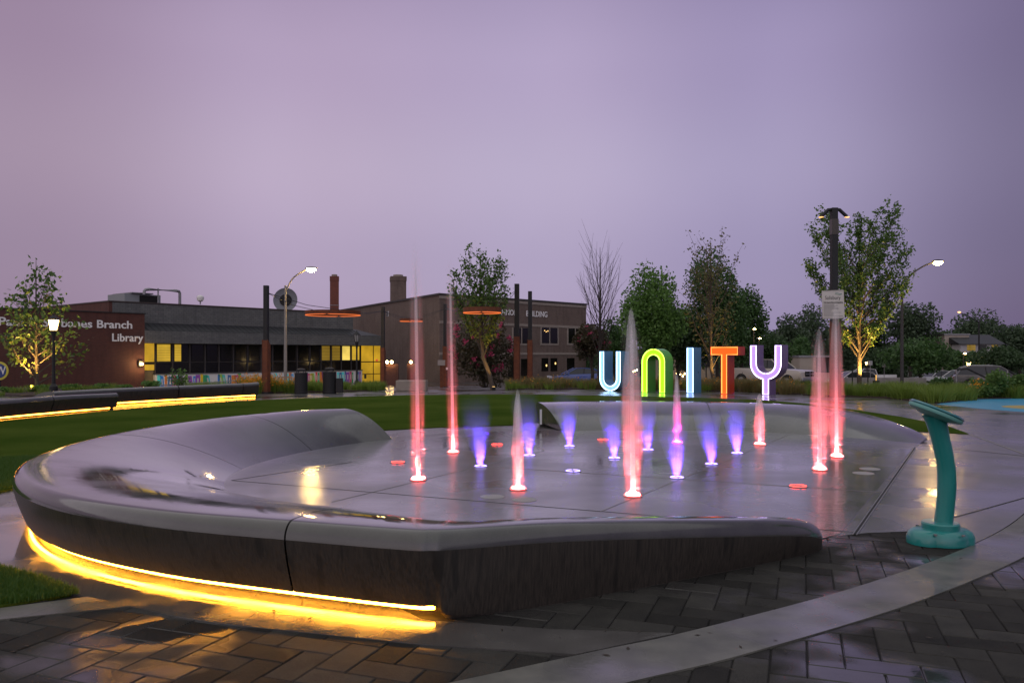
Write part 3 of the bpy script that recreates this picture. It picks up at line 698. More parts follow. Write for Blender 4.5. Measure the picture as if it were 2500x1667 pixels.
def letter(ch, px0, px1, base, top, t, casing, facec, edgec, label, ang=38, fstr=1.0, es=1.0):
    gc = G((px0 + px1) / 2, base); Y = gc.y; th = math.radians(ang)
    h = PZ(top, Y) - PZ(base, Y); view = math.atan2(gc.x, gc.y)
    wpx = (px1 - px0) * Y / F; w = wpx / math.cos(th - view); tt = t * Y / F / math.cos(th - view)
    root = thing('letter_sculpture', label, 'letter', (gc.x, gc.y, .0), -th, 'standing letters spelling UNITY')
    poly = [(p[0] - w / 2, p[1]) for p in outline(ch, w, h, tt)]; D = .64
    ins = inset_poly(poly, .010); n = len(poly)
    m = MB(); vs = [(p[0], 0, p[1]) for p in poly] + [(p[0], D, p[1]) for p in poly] + [(p[0], 0, p[1]) for p in ins] + [(p[0], .05, p[1]) for p in ins]
    fs = [tuple(range(n, 2 * n))]
    for i in range(n):
        j = (i + 1) % n
        fs += [(i, j, n + j, n + i), (i, 2 * n + i, 2 * n + j, j), (2 * n + i, 3 * n + i, 3 * n + j, 2 * n + j)]
    m.add(vs, fs); m.build('casing', casing, root, 30)
    MB().add([(p[0], .046, p[1]) for p in ins], [tuple(range(n))]).build('face', emit('letter_face', facec, 1.25 * fstr, facec), root)
    MB().tube([(p[0], .022, p[1]) for p in inset_poly(poly, .026)], .015, 6, closed=True).build('neon_edge', emit('letter_neon', edgec, 4.0 * es), root)
    for bz in (.45 * h,):
        MB().lathe([(.02, 0), (.02, .01)], 8).build('bolt', M['dark'], root, loc=(w / 2 + .001, D * .6, bz)).rotation_euler = (0, math.pi / 2, 0)
bl, gn, rd, pu = [simple(n_, c_, .4, tuple(x * .85 for x in c_), 5, coat=.5, coat_r=.15) for n_, c_ in (('blue_letter_paint', (.09, .32, .56)), ('green_letter_paint', (.10, .46, .05)), ('red_letter_paint', (.78, .05, .01)), ('purple_letter_paint', (.24, .15, .36)))]
letter('U', 1463, 1515, 955, 857, 12, bl, (.27, .50, .88), (.62, .85, 1), 'pale blue glowing letter U, first of the row', fstr=.75)
letter('n', 1566, 1623, 958.5, 851, 14.5, gn, (.36, .95, .01), (.62, 1, .10), 'lime green glowing arch-shaped letter N', es=1.1, fstr=.8)
letter('I', 1676, 1693, 959.5, 848, 17, bl, (.25, .42, .92), (.62, .80, 1), 'pale blue glowing letter I between N and T', fstr=.75)
letter('T', 1735, 1800, 962, 846, 15, rd, (1, .10, .004), (1, .30, .06), 'orange glowing letter T', fstr=.85, es=.8)
letter('Y', 1832, 1906, 964.5, 842, 16.5, pu, (.46, .28, .85), (.85, .72, 1), 'lilac glowing letter Y, last of the row', fstr=.62)

# ------------------------------------------------------------------ library
def facade(px, v, O, d, b):
    kx = (px - 1250) / F; return (kx * (O.y + v * b.y) - O.x - v * b.x) / (d.x - kx * d.y)
LO = V((PX(353, 60), 60)); LA = math.radians(50.5); LD = V((math.cos(LA), math.sin(LA))); LB = V((-LD.y, LD.x))
lu = lambda px, v=0: facade(px, v, LO, LD, LB)
lib = thing('library_building', 'long low library with red brick end wall and grey shingled upper band', 'building', (LO.x, LO.y, 0), LA)
def lz(py, px, v=0):
    u = lu(px, v); Y = LO.y + u * LD.y + v * LB.y; return PZ(py, Y)
ZB = -1.6; uE = lu(930); uU = lu(862, 1.4); u0 = lu(266, 1.4)
MB().lohi((-16, 0, ZB), (0, 9, 4.42)).build('brick_wall', M['brick_red'], lib)
MB().lohi((-16, -.06, 4.42), (.06, 9, 4.50)).build('coping', M['frame'], lib)
# upper storey: brick return and shingled front
MB().lohi((u0, 1.41, 3.7), (u0 + .25, 40, 5.36)).build('brick_return', M['brick_red'], lib)
MB().lohi((u0 + .25, 1.4, 3.7), (uU, 18, 5.32)).build('shingled_band', M['shingle'], lib)
MB().lohi((u0 - .05, 1.34, 5.33), (uU + .05, 18.1, 5.42)).build('parapet_cap', simple('brown_metal_cap', (.06, .045, .04), .5), lib)
m = MB(); m.add([(.02, -.02, 3.2), (uE, -.02, 3.2), (uE - 2.0, 1.4, 3.82), (.02, 1.4, 3.82), (.02, 1.4, 3.1), (uE, 1.4, 3.1)], [(0, 1, 2, 3), (1, 5, 2), (0, 3, 4), (0, 4, 5, 1)]); m.build('canopy_roof', M['roof'], lib)
nr = 44
for i in range(nr):
    u = .3 + (uE - 2.4) * i / nr
    MB().tube([(u, -.02, 3.215), (u, 1.38, 3.83)], .025, 4).build('standing_seam', M['roof'], lib)
MB().lohi((.01, .0, 2.26), (uE, 1.2, 3.19)).build('shingled_fascia', M['shingle'], lib)
v_ = .8
uw1 = lu(880, v_)
MB().lohi((.02, v_ + .06, -.2), (uw1, v_ + .4, 2.26)).build('window_backing', M['frame'], lib)
ztr = .78
edges = [353, 378, 421, 463, 500, 534, 569, 604, 637, 665, 694, 725, 756, 783, 808, 833, 857, 880]
lits = {1: 'lit', 13: 'lit_dim', 14: 'lit_dim', 15: 'lit_bright', 16: 'lit'}
for i, (a, b) in enumerate(zip(edges[:-1], edges[1:])):
    ua, ub = lu(a, v_), lu(b, v_); wd = ub - ua
    if i == 0:
        MB().lohi((ua + .02, v_, ztr + .02), (ub - .05, v_ + .05, 2.25)).build('window_pane', M['lit_panel'], lib)
        MB().lohi((ua + .02, v_, .18), (ub - .05, v_ + .05, ztr - .16)).build('window_pane', M['lit_panel'], lib)
        MB().lohi((ua + .02, v_, -1.0), (ub - .12, v_ + .05, .14)).build('door_panel', simple('tan_panel', (.22, .17, .09), .7), lib)
        continue
    mt = M[lits.get(i, 'glass_dark')]
    MB().lohi((ua + .14 * wd, v_, ztr + .08), (ub - .12 * wd if i != 2 else ub - .5 * wd, v_ + .05, 2.18)).build('window_pane', M['lit'] if i == 2 else mt, lib)
    if i == 2: MB().lohi((ub - .49 * wd, v_, ztr + .08), (ub - .12 * wd, v_ + .05, 2.18)).build('window_pane', M['glass_dark'], lib)
    MB().lohi((ua + .06 * wd, v_ + .01, -.06), (ub - .06 * wd, v_ + .05, ztr - .06)).build('window_pane', M['glass_dark'], lib)
    MB().lohi((ua - .04, v_ - .06, -.1), (ua + .04, v_ + .055, 2.25)).build('mullion', simple('grey_mullion', (.06, .055, .055), .5), lib)
MB().lohi((.05, v_ - .05, ztr - .05), (uw1, v_ + .056, ztr + .05)).build('transom', M['frame'], lib)
MB().lohi((lu(378, .45), .40, -.16), (uw1, v_ + .1, -.08)).build('sill', simple('grey_sill', (.10, .10, .10), .6), lib)
# entrance glazing at the far end
ue0, ue1 = lu(882, v_), lu(929, v_)
for a, b in ((882, 911), (912.5, 929)):
    for z0, z1 in ((-1.35, -.55), (-.48, .62), (.72, 2.24)):
        MB().lohi((lu(a, v_) + .03, v_, z0), (lu(b, v_) - .03, v_ + .05, z1)).build('entrance_pane', M['lit_panel'], lib)
MB().lohi((ue0 - .05, v_ + .04, -1.5), (ue1, v_ + .4, 2.26)).build('entrance_frame', M['frame'], lib)
MB().lohi((lu(889, v_), v_ - .03, -.95), (lu(894, v_), v_ - .005, -.5)).build('notice', simple('dark_notice', (.05, .05, .03), .6), lib)
MB().lohi((lu(917, v_), v_ - .04, .74), (lu(922, v_), v_ - .005, .92)).build('exit_sign', emit('red_exit_sign', (1, .1, .04), .6), lib)
# mural: a white wall with painted book spines
um0, um1 = lu(379, .45), lu(884, .45)
MB().lohi((um0, .45, ZB), (um1, .79, -.165)).build('mural_wall', M['white_paint'], lib)
rb = random.Random(11)
pal = [(.03, .22, .08), (.05, .33, .30), (.03, .15, .42), (.55, .06, .04), (.62, .33, .02), (.09, .28, .52), (.18, .05, .25), (.35, .06, .12), (.06, .42, .42), (.04, .10, .22), (.45, .14, .03), (.20, .35, .06)]
pal = [tuple(min(.9, x * 1.7) for x in c_) for c_ in pal]
pm = [simple('book_paint', c_, .5, tuple(min(1, x * 1.3) for x in c_), 8) for c_ in pal]; pl = simple('book_title_paint', (.75, .72, .6), .5)
u = um0 + .15; prev = -1
while u < um1 - .3:
    if rb.random() < .12: u += rb.uniform(.3, .9); continue
    w = rb.uniform(.16, .38); hgt = rb.uniform(.92, 1.08); tl = rb.uniform(-.25, .12) if rb.random() < .3 else 0
    kk = rb.randrange(len(pm))
    if kk == prev: kk = (kk + 5) % len(pm)
    prev = kk
    poly = [(u, ZB + .3), (u + w, ZB + .3), (u + w + tl, -.165 - (1.1 - hgt)), (u + tl, -.165 - (1.1 - hgt))]
    bk = MB().prism(poly, .436, .449, 'y').build('painted_book', pm[kk], lib)
    if rb.random() < .7:
        MB().prism([(u + w * .35 + tl * .5, -.95), (u + w * .65 + tl * .5, -.95), (u + w * .65 + tl * .85, -.5), (u + w * .35 + tl * .85, -.5)], .428, .434, 'y').build('book_title', pl, bk)
    u += w + rb.uniform(.01, .05)
    if u > um1 - .35: break
# raised lettering
lt = simple('white_sign_letters', (.88, .87, .86), .5)
raised_letters('wall_lettering', 'Paul S. Sarbanes Branch', lt, lib, (lu(-4), -.05, lz(802, 322) - .0), lu(322) - lu(-4), .56, .02, .018)
raised_letters('wall_lettering', 'Library', lt, lib, (lu(273), -.05, lz(833, 310)), lu(349) - lu(273), .56, .02, .018)
wl = MB().lohi((lu(336), -.22, lz(894, 341)), (lu(346), 0, lz(880, 341))).build('wall_light', M['frame'], lib)
MB().lathe([(.05, 0), (.10, .05), (.10, .12), (.04, .17)], 10).build('bulb', M['packlight'], wl, True, loc=(lu(341), -.32, lz(891, 341)))
lamp('wall_lamp_light', 'POINT', (lu(341), -.55, lz(888, 341)), 60, (1, .66, .28), lib, .15)
# roof equipment
def roof_things():
    def at(px, py, v): u = lu(px, v); return (u, v, lz(py, px, v))
    un = thing('rooftop_unit', 'grey metal air handler with dark louvre on the library roof', 'roof unit', (LO.x, LO.y, 0), LA)
    a, b = at(304, 734, 5), at(392, 734, 5)
    MB().lohi((a[0], 5, 5.35), (b[0], 8, lz(718, 340, 5))).build('cabinet', simple('painted_sheet_metal', (.25, .27, .28), .5), un)
    MB().lohi((a[0] + 1.2, 4.9, 5.5), (b[0] - .3, 4.99, lz(722, 360, 5))).build('louvre', M['slot'], un)
    MB().lohi((a[0] + .5, 4.8, lz(717, 340, 5)), (b[0] - .7, 8.2, lz(714.5, 340, 5))).build('lid', M['steel'], un)
    pp = thing('roof_pipe', 'bent grey exhaust pipe above the roof unit', 'pipe', (LO.x, LO.y, 0), LA)
    pts = [at(352, 719, 4.5), at(352, 711, 4.5), at(355, 707.5, 4.5), at(362, 706.5, 4.5), at(430, 710, 4.5), at(437, 711.5, 4.5), at(439, 716, 4.5), at(439, 742, 4.5)]
    MB().tube(pts, .12, 8).build('pipe_run', M['steel'], pp, True)
    MB().tube([at(386, 741, 4.5), at(386, 704, 4.5)], .06, 6).build('support', M['steel'], pp)
    fl = thing('roof_floodlight', 'small white round floodlight on the library parapet', 'floodlight', (LO.x, LO.y, 0), LA)
    p = at(489, 743, 2); MB().tube([p, at(489, 733, 2)], .05, 6).build('stem', M['steel'], fl)
    p = at(489, 728, 2); MB().lathe([(.05, -.3), (.22, -.22), (.30, 0), (.26, .15), (.1, .25)], 14, p).build('head', M['white_paint'], fl, True)
    ds = thing('satellite_dish', 'large round grey satellite dish with dark centre on library roof', 'satellite dish', (LO.x, LO.y, 0), LA)
    c = V(at(698, 733, 3.5)); R = 31 * 70 / F
    mm = MB(); mm.lathe([(R, .22), (R * .97, .20), (R * .75, .10), (R * .5, .03), (.02, 0), (.02, -.04), (R * .5, -.02), (R * .78, .06), (R * 1.0, .2)], 36, closed_top=False, closed_bot=False)
    Rm = Matrix.Rotation(math.radians(-50), 3, 'Z') @ Matrix.Rotation(math.radians(83), 3, 'X')
    mm.v = [tuple(c + Rm @ V(q)) for q in mm.v]; mm.build('dish', simple('grey_mesh_dish', (.16, .17, .19), .5), ds, True)
    m2 = MB(); m2.lathe([(R * .5, 0), (R * .5, .05), (R * .2, .08)], 24); m2.v = [tuple(c + Rm @ (V(q) + V((0, 0, .07)))) for q in m2.v]; m2.build('hub', M['slot'], ds, True)
    MB().tube([c + V((0, .2, -R * 1.1)), c + V((0, .2, 0))], .07, 8).build('mast', M['steel'], ds)
roof_things()
# hand rail in front of the mural
hr = thing('handrail', 'galvanised ramp handrail in front of the mural of books', 'handrail')
def tz(p): return terrain(p[0], p[1])
rail = [P(380, 941, 50), P(520, 933, 52), P(640, 924, 54), P(706, 919, 55)]
MB().tube(rail, .035, 6).build('rail', M['steel'], hr, True)
for p in [rail[0], rail[1], rail[2], rail[3]]:
    MB().tube([p, V((p.x, p.y, tz(p) - .1))], .03, 6).build('post', M['steel'], hr)
# round badge sign at the left frame edge
bs = thing('badge_sign', 'round blue badge with yellow ring and white W at left edge', 'sign', P(-2, 905, 32.5), math.radians(-2))
yl = simple('yellow_badge', (.62, .55, .06), .5); nv = simple('navy_badge', (.02, .05, .22), .4)
for nm, mt, r1, r2, y in (('ring', yl, .40, .0, 0), ('field', nv, .31, 0, -.012)):
    mm = MB(); mm.lathe([(r1, 0), (r1, .02)], 32); mm.v = [(p[0], y - p[2], p[1] * .95) for p in mm.v]; mm.build(nm, mt, bs, 40)
text('letter', 'W', M['white_paint'], bs, (-.12, -.036, -.14), .42, .32, .003, .01)
MB().tube([(0, .05, -.35), (0, .05, -1.5)], .03, 6).build('post', M['dark'], bs)

# ------------------------------------------------------------------ second brick building
CO = V((PX(1073, 74.5), 74.5)); CD = V((.975, 1)).normalized(); CA = math.atan2(CD.y, CD.x); CB = V((-CD.y, CD.x))
cb = thing('brick_building', 'two storey brown brick building with raised white lettering on top', 'building', (CO.x, CO.y, 0), CA)
cu_ = lambda px, v=0: facade(px, v, CO, CD, CB)
def cz(py, px): return PZ(py, CO.y + cu_(px) * CD.y)
cE = cu_(1431); ZT = 6.95
# side wall direction in local coordinates
sd = V((-.549, 1)).normalized(); sl = V((sd.dot(CD), sd.dot(CB)))
foot = [(0, 0), (cE, 0), (cE, 12), (sl.x * 40 + 20, sl.y * 40), (sl.x * 40, sl.y * 40)]
MB().prism(foot, -2.4, ZT).build('brick_walls', M['brick_brown'], cb)
MB().prism([(p[0], p[1]) for p in inset_poly(foot, -.12)], ZT, ZT + .18).build('parapet', simple('dark_coping', (.05, .045, .042), .6), cb)
def course(z, t, proud=.06, a=None, b=None): MB().lohi((a if a is not None else -.05, -proud, z), (b if b is not None else cE + .05, -.002, z + t)).build('stone_course', M['stone'], cb)
course(cz(750, 1400), .28); course(cz(799, 1340) , .26); course(cz(866, 1340), .24)
wins = [(1253, 1292, 800, 838), (1322, 1360, 800, 838), (1387, 1420, 802, 838)]
warmw = emit('warm_lamp_reflection', (1, .6, .2), 2.5)  # glowing beads set on the panes stand in for lamp reflections
for (a, b, y0, y1) in wins:
    ua, ub = cu_(a), cu_(b); z0, z1 = cz(y1, (a + b) / 2), cz(y0, (a + b) / 2)
    fr = MB().lohi((ua - .22, -.05, z0 - .2), (ub + .22, .05, z1 + .02)).build('window_surround', M['stone'], cb)
    for s0, s1 in ((0, .46), (.54, 1)):
        MB().lohi((ua + (ub - ua) * s0, -.075, z0), (ua + (ub - ua) * s1, -.055, z1)).build('window_pane', M['glass_dark'], fr)
for px, py in ((1328, 807), (1332, 810), (1336, 808)):
    MB().lathe([(.02, -.05), (.07, 0), (.02, .05)], 8).build('lamp_reflection', warmw, cb, loc=(cu_(px), -.09, cz(py, px)))
for (a, b, y0, y1) in ((1322, 1338, 874, 906), (1344, 1360, 874, 906), (1384, 1402, 874, 912), (1272, 1290, 876, 925), (1240, 1255, 876, 925)):
    MB().lohi((cu_(a), -.04, cz(y1, a)), (cu_(b), .02, cz(y0, a))).build('window_pane', M['glass_dark'], cb)
for px, py in ((1333, 892), (1355, 887)):
    MB().lathe([(.02, -.12), (.09, 0), (.02, .12)], 8).build('lamp_reflection', warmw, cb, loc=(cu_(px), -.06, cz(py, px)))
raised_letters('wall_lettering', 'CANNON', lt, cb, (cu_(1207), -.06, cz(769, 1235)), cu_(1262) - cu_(1207), .56, .02, .012)
raised_letters('wall_lettering', 'BUILDING', lt, cb, (cu_(1284), -.06, cz(773, 1310)), cu_(1335) - cu_(1284), .58, .02, .012)
def stack(name, label, x0, x1, ytop, Y, mat, cap=True):
    w = (x1 - x0) * Y / F; zt = PZ(ytop, Y); r = thing(name, label, 'chimney', (PX((x0 + x1) / 2, Y), Y, 0), math.radians(12))
    MB().box((0, 0, (zt - 2) / 2), (w * .92, w * .92, zt + 2)).build('shaft', mat, r)
    MB().box((0, 0, zt - .12), (w * .97, w * .97, .5)).build('head', mat, r)
    MB().lathe([(w * .3, 0), (w * .3, .22), (w * .22, .25)], 16, (0, 0, zt + .13)).build('flue_cap', M['stone'], r)
    if cap:
        for z in (zt - 3.2, zt - 4.1, zt - 5.6): MB().box((0, 0, z), (w * .96, w * .96, .06)).build('iron_band', M['steel'], r)
stack('chimney', 'tall slim red brick chimney behind the library roof', 805, 828, 678, 92, M['chim'])
stack('chimney', 'broad dark brown brick chimney behind the tallest jet', 952, 992, 679, 88, M['brick_brown'], False)
wdw = thing('attic_window', 'small white multi-pane window high on the brick side wall', 'window', P(946, 766, 80), math.radians(-60))
MB().box((0, 0, 0), (.6, .06, .52)).build('pane', simple('pale_pane', (.5, .5, .52), .3), wdw)
for i in (-1, 0, 1): MB().box((i * .17, -.04, 0), (.04, .03, .52)).build('bar', M['frame'], wdw)
for i in (-.5, .5): MB().box((0, -.045, i * .2), (.6, .03, .04)).build('bar', M['frame'], wdw)
# pair of wall lights and a single one on dark piers
for px, lab, n in ((951, 'twin flood lamps on a small brick pier by the library door', 2), (1003, 'single lamp on dark wall behind the tallest jet', 1)):
    Y = 66 if n == 2 else 72; p = P(px, 884, Y); r = thing('flood_lamp', lab, 'lamp', (p.x, p.y, terrain(p.x, p.y)))
    z = p.z - terrain(p.x, p.y)
    MB().lohi((-.35 * n, .1, 0), (.35 * n, .5, z - .15)).build('pier', M['brick_red'], r)
    for i in range(n):
        x = (i - (n - 1) / 2) * 11 * Y / F
        MB().lathe([(.05, -.1), (.11, -.02), (.11, .06), (.04, .12)], 10, (x, -.05, z)).build('bulb', M['packlight'], r, True)
        MB().box((x, .12, z - .05), (.12, .2, .2)).build('bracket', M['frame'], r)

# ------------------------------------------------------------------ poles, hanging rings, lamps, signs
def gate_pole(px, ytop, Y, wpx, label, base_y=None, plate=(.02, .5), side=1):
    zt = PZ(ytop, Y); x = PX(px, Y); z0 = min(terrain(x, Y), 0); w = wpx * Y / F
    r = thing('steel_pole', label, 'pole', (x, Y, z0), math.radians(-8))
    h = zt - z0
    MB().box((0, 0, h / 2), (w, w, h)).build('post', M['dark'], r, bevel=.01)
    ph = h * plate[1]
    for s in (-1, 1):
        mm = MB(); xx = s * (w / 2 + .02); a, b = sorted((xx - .012, xx + .012))
        mm.prism([(-w * .7, .05), (w * .7, .05), (w * .7, ph - w * 1.1), (-w * .7, ph)], a, b, 'x'); mm.build('rust_plate', M['rust'], r)
    MB().lohi((-w / 2 - .03, -w * .7, .05), (w / 2 + .03, -w / 2 - .012, ph * .985)).build('rust_plate', M['rust'], r)
    MB().box((0, 0, .03), (w * 1.9, w * 1.9, .06)).build('foot_plate', M['dark'], r)
    return V((x, Y, zt))
T1 = gate_pole(650, 697, 28.6, 11, 'black pole with rust plates between bench end and litter bins')
T2 = gate_pole(1262, 693, 33.2, 11, 'taller black pole with rust plates right of the leaning young tree', plate=(.02, .5))
T3 = gate_pole(1294, 711, 38, 9, 'shorter black pole with rust plates before the brick building windows', plate=(.02, .5))
T4 = gate_pole(935, 749, 47, 8, 'dark pole beside the lit library entrance')
T5 = gate_pole(1087, 742, 44, 8, 'rust plated pole seen through the second tall jet')
def ring(px, py, Y, rad, label, anchors):
    c = P(px, py, Y); r = thing('hanging_ring', label, 'ring light', c); n = 48
    m = MB(); m.lathe([(rad, -.09), (rad, .09), (rad - .05, .09), (rad - .05, -.09), (rad, -.09)], n, closed_top=False, closed_bot=False); m.build('hoop', M['rust'], r, 40)
    pts = [(math.cos(2 * math.pi * i / n) * (rad - .025), math.sin(2 * math.pi * i / n) * (rad - .025), -.10) for i in range(n)]
    MB().tube(pts, .022, 6, closed=True).build('light_tube', M['ringled'], r, True)
    for i, a in enumerate(anchors):
        t = math.atan2(a.y - c.y, a.x - c.x)
        for dt in (-.5, .5):
            e = V((math.cos(t + dt) * rad, math.sin(t + dt) * rad, .09)); s = V(a) - c; s.z -= .25
            midp = (e + s) / 2 + V((0, 0, -.12))
            MB().tube([e, midp, s], .012, 4).build('cable', M['dark'], r)
ring(813, 764, 37, 1.27, 'orange glowing hoop hung above the litter bins', [T1, T4])
ring(1177, 757, 30.0, .725, 'orange glowing hoop hung in the leaning tree', [T2, T5])
ring(1004, 781, 60, .87, 'faint small orange hoop behind the tallest jet', [T4, T5])

def street_lamp(px, ybase_top, lpx, lpy, Y, label, col, thick=.09, power=250):
    x = PX(px, Y); z0 = terrain(x, Y); zt = PZ(ybase_top, Y)
    r = thing('street_lamp', label, 'street lamp', (x, Y, z0)); h = zt - z0
    MB().tube([(0, 0, 0), (0, 0, h * .5), (0, 0, h)], [thick, thick * .85, thick * .65], 10).build('pole', col, r, True)
    lx, lz_ = PX(lpx, Y) - x, PZ(lpy, Y) - z0
    arm = catmull([(0, 0, h - .35), (lx * .25, 0, h + (lz_ - h) * .38), (lx * .6, 0, h + (lz_ - h) * .82), (lx * .9, 0, lz_ + .03)], 6)
    MB().tube([tuple(p) for p in arm], thick * .45, 8).build('arm', col, r, True)
    m = MB(); m.lathe([(.03, .10), (.13, .07), (.17, 0), (.15, -.02)], 14); m.v = [(lx + p[0] * 2.0, p[1], lz_ + .06 + p[2]) for p in m.v]; hd = m.build('head', col, r, True)
    m = MB(); m.lathe([(.05, .05), (.14, .02), (.18, -.04), (.17, -.10), (.11, -.16), (.02, -.19)], 16); m.v = [(lx + p[0] * 1.3, p[1], lz_ + .05 + p[2]) for p in m.v]; m.build('lens', M['lens'], hd, True)
street_lamp(697, 697, 760, 658, 42, 'lit grey street lamp with arm reaching right, before the satellite dish', simple('grey_pole_paint', (.30, .28, .26), .6, (.24, .22, .20), 4))
street_lamp(2202, 690, 2290, 641, 42, 'lit dark street lamp with long arm at right, past the leafy tree', simple('dark_pole_paint', (.045, .042, .042), .55))
# far lamps at the right
fl_ = thing('street_lamp', 'distant double-armed street lamp before the far round trees', 'street lamp', (PX(2390, 95), 95, terrain(PX(2390, 95), 95)))
x0_, z0_ = fl_.location.x, fl_.location.z
MB().tube([(0, 0, 0), (0, 0, PZ(785, 95) - z0_)], .09, 8).build('pole', M['dark'], fl_)
for ax, ay in ((2344, 764), (2432, 757)):
    MB().tube([(0, 0, PZ(787, 95) - z0_), ((PX(ax, 95) - x0_) * .6, 0, PZ(ay + 6, 95) - z0_), (PX(ax, 95) - x0_, 0, PZ(ay, 95) - z0_)], .05, 6).build('arm', M['dark'], fl_)
MB().lathe([(.05, -.07), (.2, 0), (.05, .07)], 10, (PX(2342, 95) - x0_, 0, PZ(762, 95) - z0_)).build('lens', emit('far_lamp_lens', (1, .45, .12), 6), fl_, True)
def lantern(px, ytop, ybot, Y, lit, label, s=1.0):
    x = PX(px, Y); z0 = terrain(x, Y); zt = PZ(ytop, Y); r = thing('lamp_post', label, 'lamp post', (x, Y, z0)); h = zt - z0
    hz = PZ(ybot, Y) - z0; w = s
    MB().lathe([(.13 * w, 0), (.13 * w, .25), (.06 * w, .35), (.05 * w, .9), (.045 * w, hz - .3), (.06 * w, hz - .2), (.09 * w, hz - .06), (.10 * w, hz)], 10).build('post', M['dark'], r, 30)
    gh = (h - hz)
    MB().lathe([(.11 * w, hz), (.17 * w, hz + gh * .62), (.165 * w, hz + gh * .63)], 8).build('lantern_glass', M['lantern'] if lit else M['clear_glass'], r)
    for i in range(8):
        a = i * math.pi / 4; MB().tube([(math.cos(a) * .112 * w, math.sin(a) * .112 * w, hz), (math.cos(a) * .172 * w, math.sin(a) * .172 * w, hz + gh * .62)], .010, 4).build('glazing_bar', M['dark'], r)
    MB().lathe([(.20 * w, hz + gh * .62), (.17 * w, hz + gh * .70), (.06 * w, hz + gh * .88), (.03 * w, hz + gh * .92), (.035 * w, hz + gh * .96), (.01, h)], 10).build('cap', M['dark'], r, 30)
    if lit: lamp('lantern_light', 'POINT', (0, 0, hz + gh * .3), lit, (1, .62, .2), r, .12)
lantern(871, 807, 834, 33, 0, 'unlit black lantern post right of the litter bins', .78)
lantern(131, 766, 806, 28.5, 90, 'lit black lantern post in front of the library lettering', 1.05)
lantern(2365, 876, 896, 88, 40, 'tiny lit lantern post above the grey car', 1.3)
lantern(2115, 880, 890, 70, 10, 'tiny lit lamp post right of the uplit tree', .6)

# sign pole with the rules board
sp_ = thing('light_pole', 'thick black light pole with two drooping spot lamps behind the rules sign', 'light pole', (PX(2036, 26), 26, 0))
zt = PZ(508, 26); w = .20
MB().box((0, 0, zt / 2), (w, w, zt)).build('post', M['dark'], sp_, bevel=.01)
MB().box((0, 0, zt - .62), (w + .02, w + .02, .5)).build('bronze_band', simple('bronze_band', (.05, .04, .03), .4), sp_)
mm = MB(); mm.prism([(-.2, .02), (.2, .02), (.2, 2.2), (-.2, 2.5)], w / 2 + .012, w / 2 + .03, 'x'); mm.build('rust_plate', M['rust'], sp_)
mm = MB(); mm.prism([(-.19, .02), (.19, .02), (.19, 2.2), (-.19, 2.5)], -w / 2 - .03, -w / 2 - .012, 'y'); mm.build('rust_plate', M['rust'], sp_)
for s, lx, ly in ((-1, -.30, .42), (1, .30, .22)):
    MB().tube([(s * w / 2, 0, zt - .06), (s * (w / 2 + .08), 0, zt - .06), (s * .42, 0, zt - .28)], .06, 8).build('lamp_arm', M['dark'], sp_)
    MB().lathe([(.075, 0), (.075, .015)], 12, (s * .425, -.01, zt - .31)).build('lamp_lens', emit('spot_lens', (1, .50, .16), 2.2), sp_)
sg = thing('rules_sign', 'white rules sign headed Salisbury fixed high on the black pole', 'sign', (PX(2034, 25.6), 25.6, 0), math.radians(-6))
zA, zB_ = PZ(778, 25.6), PZ(709, 25.6); ws = 52 * 25.6 / F
MB().box((0, 0, (zA + zB_) / 2), (ws, .02, zB_ - zA), 0, 0, math.radians(-2)).build('board', simple('off_white_board', (.62, .58, .54), .5), sg, bevel=.006)
ink = simple('dark_ink', (.05, .05, .05), .6); hh = zB_ - zA
for (x0, x1, z0, z1) in ((-.94, .94, .035, .045), (-.94, .94, .965, .975)):
    MB().lohi((x0 * ws / 2, -.013, zA + hh * z0), (x1 * ws / 2, -.0105, zA + hh * z1)).build('border_line', ink, sg)
text('heading', 'Salisbury', ink, sg, (-ws * .37, -.0135, zB_ - hh * .32), ws * .70, .115, .001, 0)
for i_, cc in enumerate(((.04, .22, .28), (.10, .32, .12))):
    pts = [(ws * (.08 + .3 * t_), -.014, zB_ - hh * (.11 + .035 * i_) + .018 * math.sin(t_ * 6.0 + i_)) for t_ in np.linspace(0, 1, 9)]
    MB().tube(pts, .006, 4).build('wave_mark', simple('wave_ink', cc, .6), sg)
text('subheading', 'Unity Square Rules and Regulations', ink, sg, (-ws * .44, -.0135, zB_ - hh * .44), ws * .88, .042, .001, .02)
MB().lohi((-ws * .44, -.0135, zB_ - hh * .462), (ws * .44, -.011, zB_ - hh * .453)).build('underline', ink, sg)
rl = random.Random(3); gi = simple('grey_ink', (.16, .15, .15), .6)
for i in range(11):
    z = zB_ - hh * (.50 + .040 * i); MB().lohi((-ws * .44, -.013, z - .007), (-ws * .44 + ws * rl.uniform(.35, .88), -.011, z + .005)).build('text_line', gi, sg)

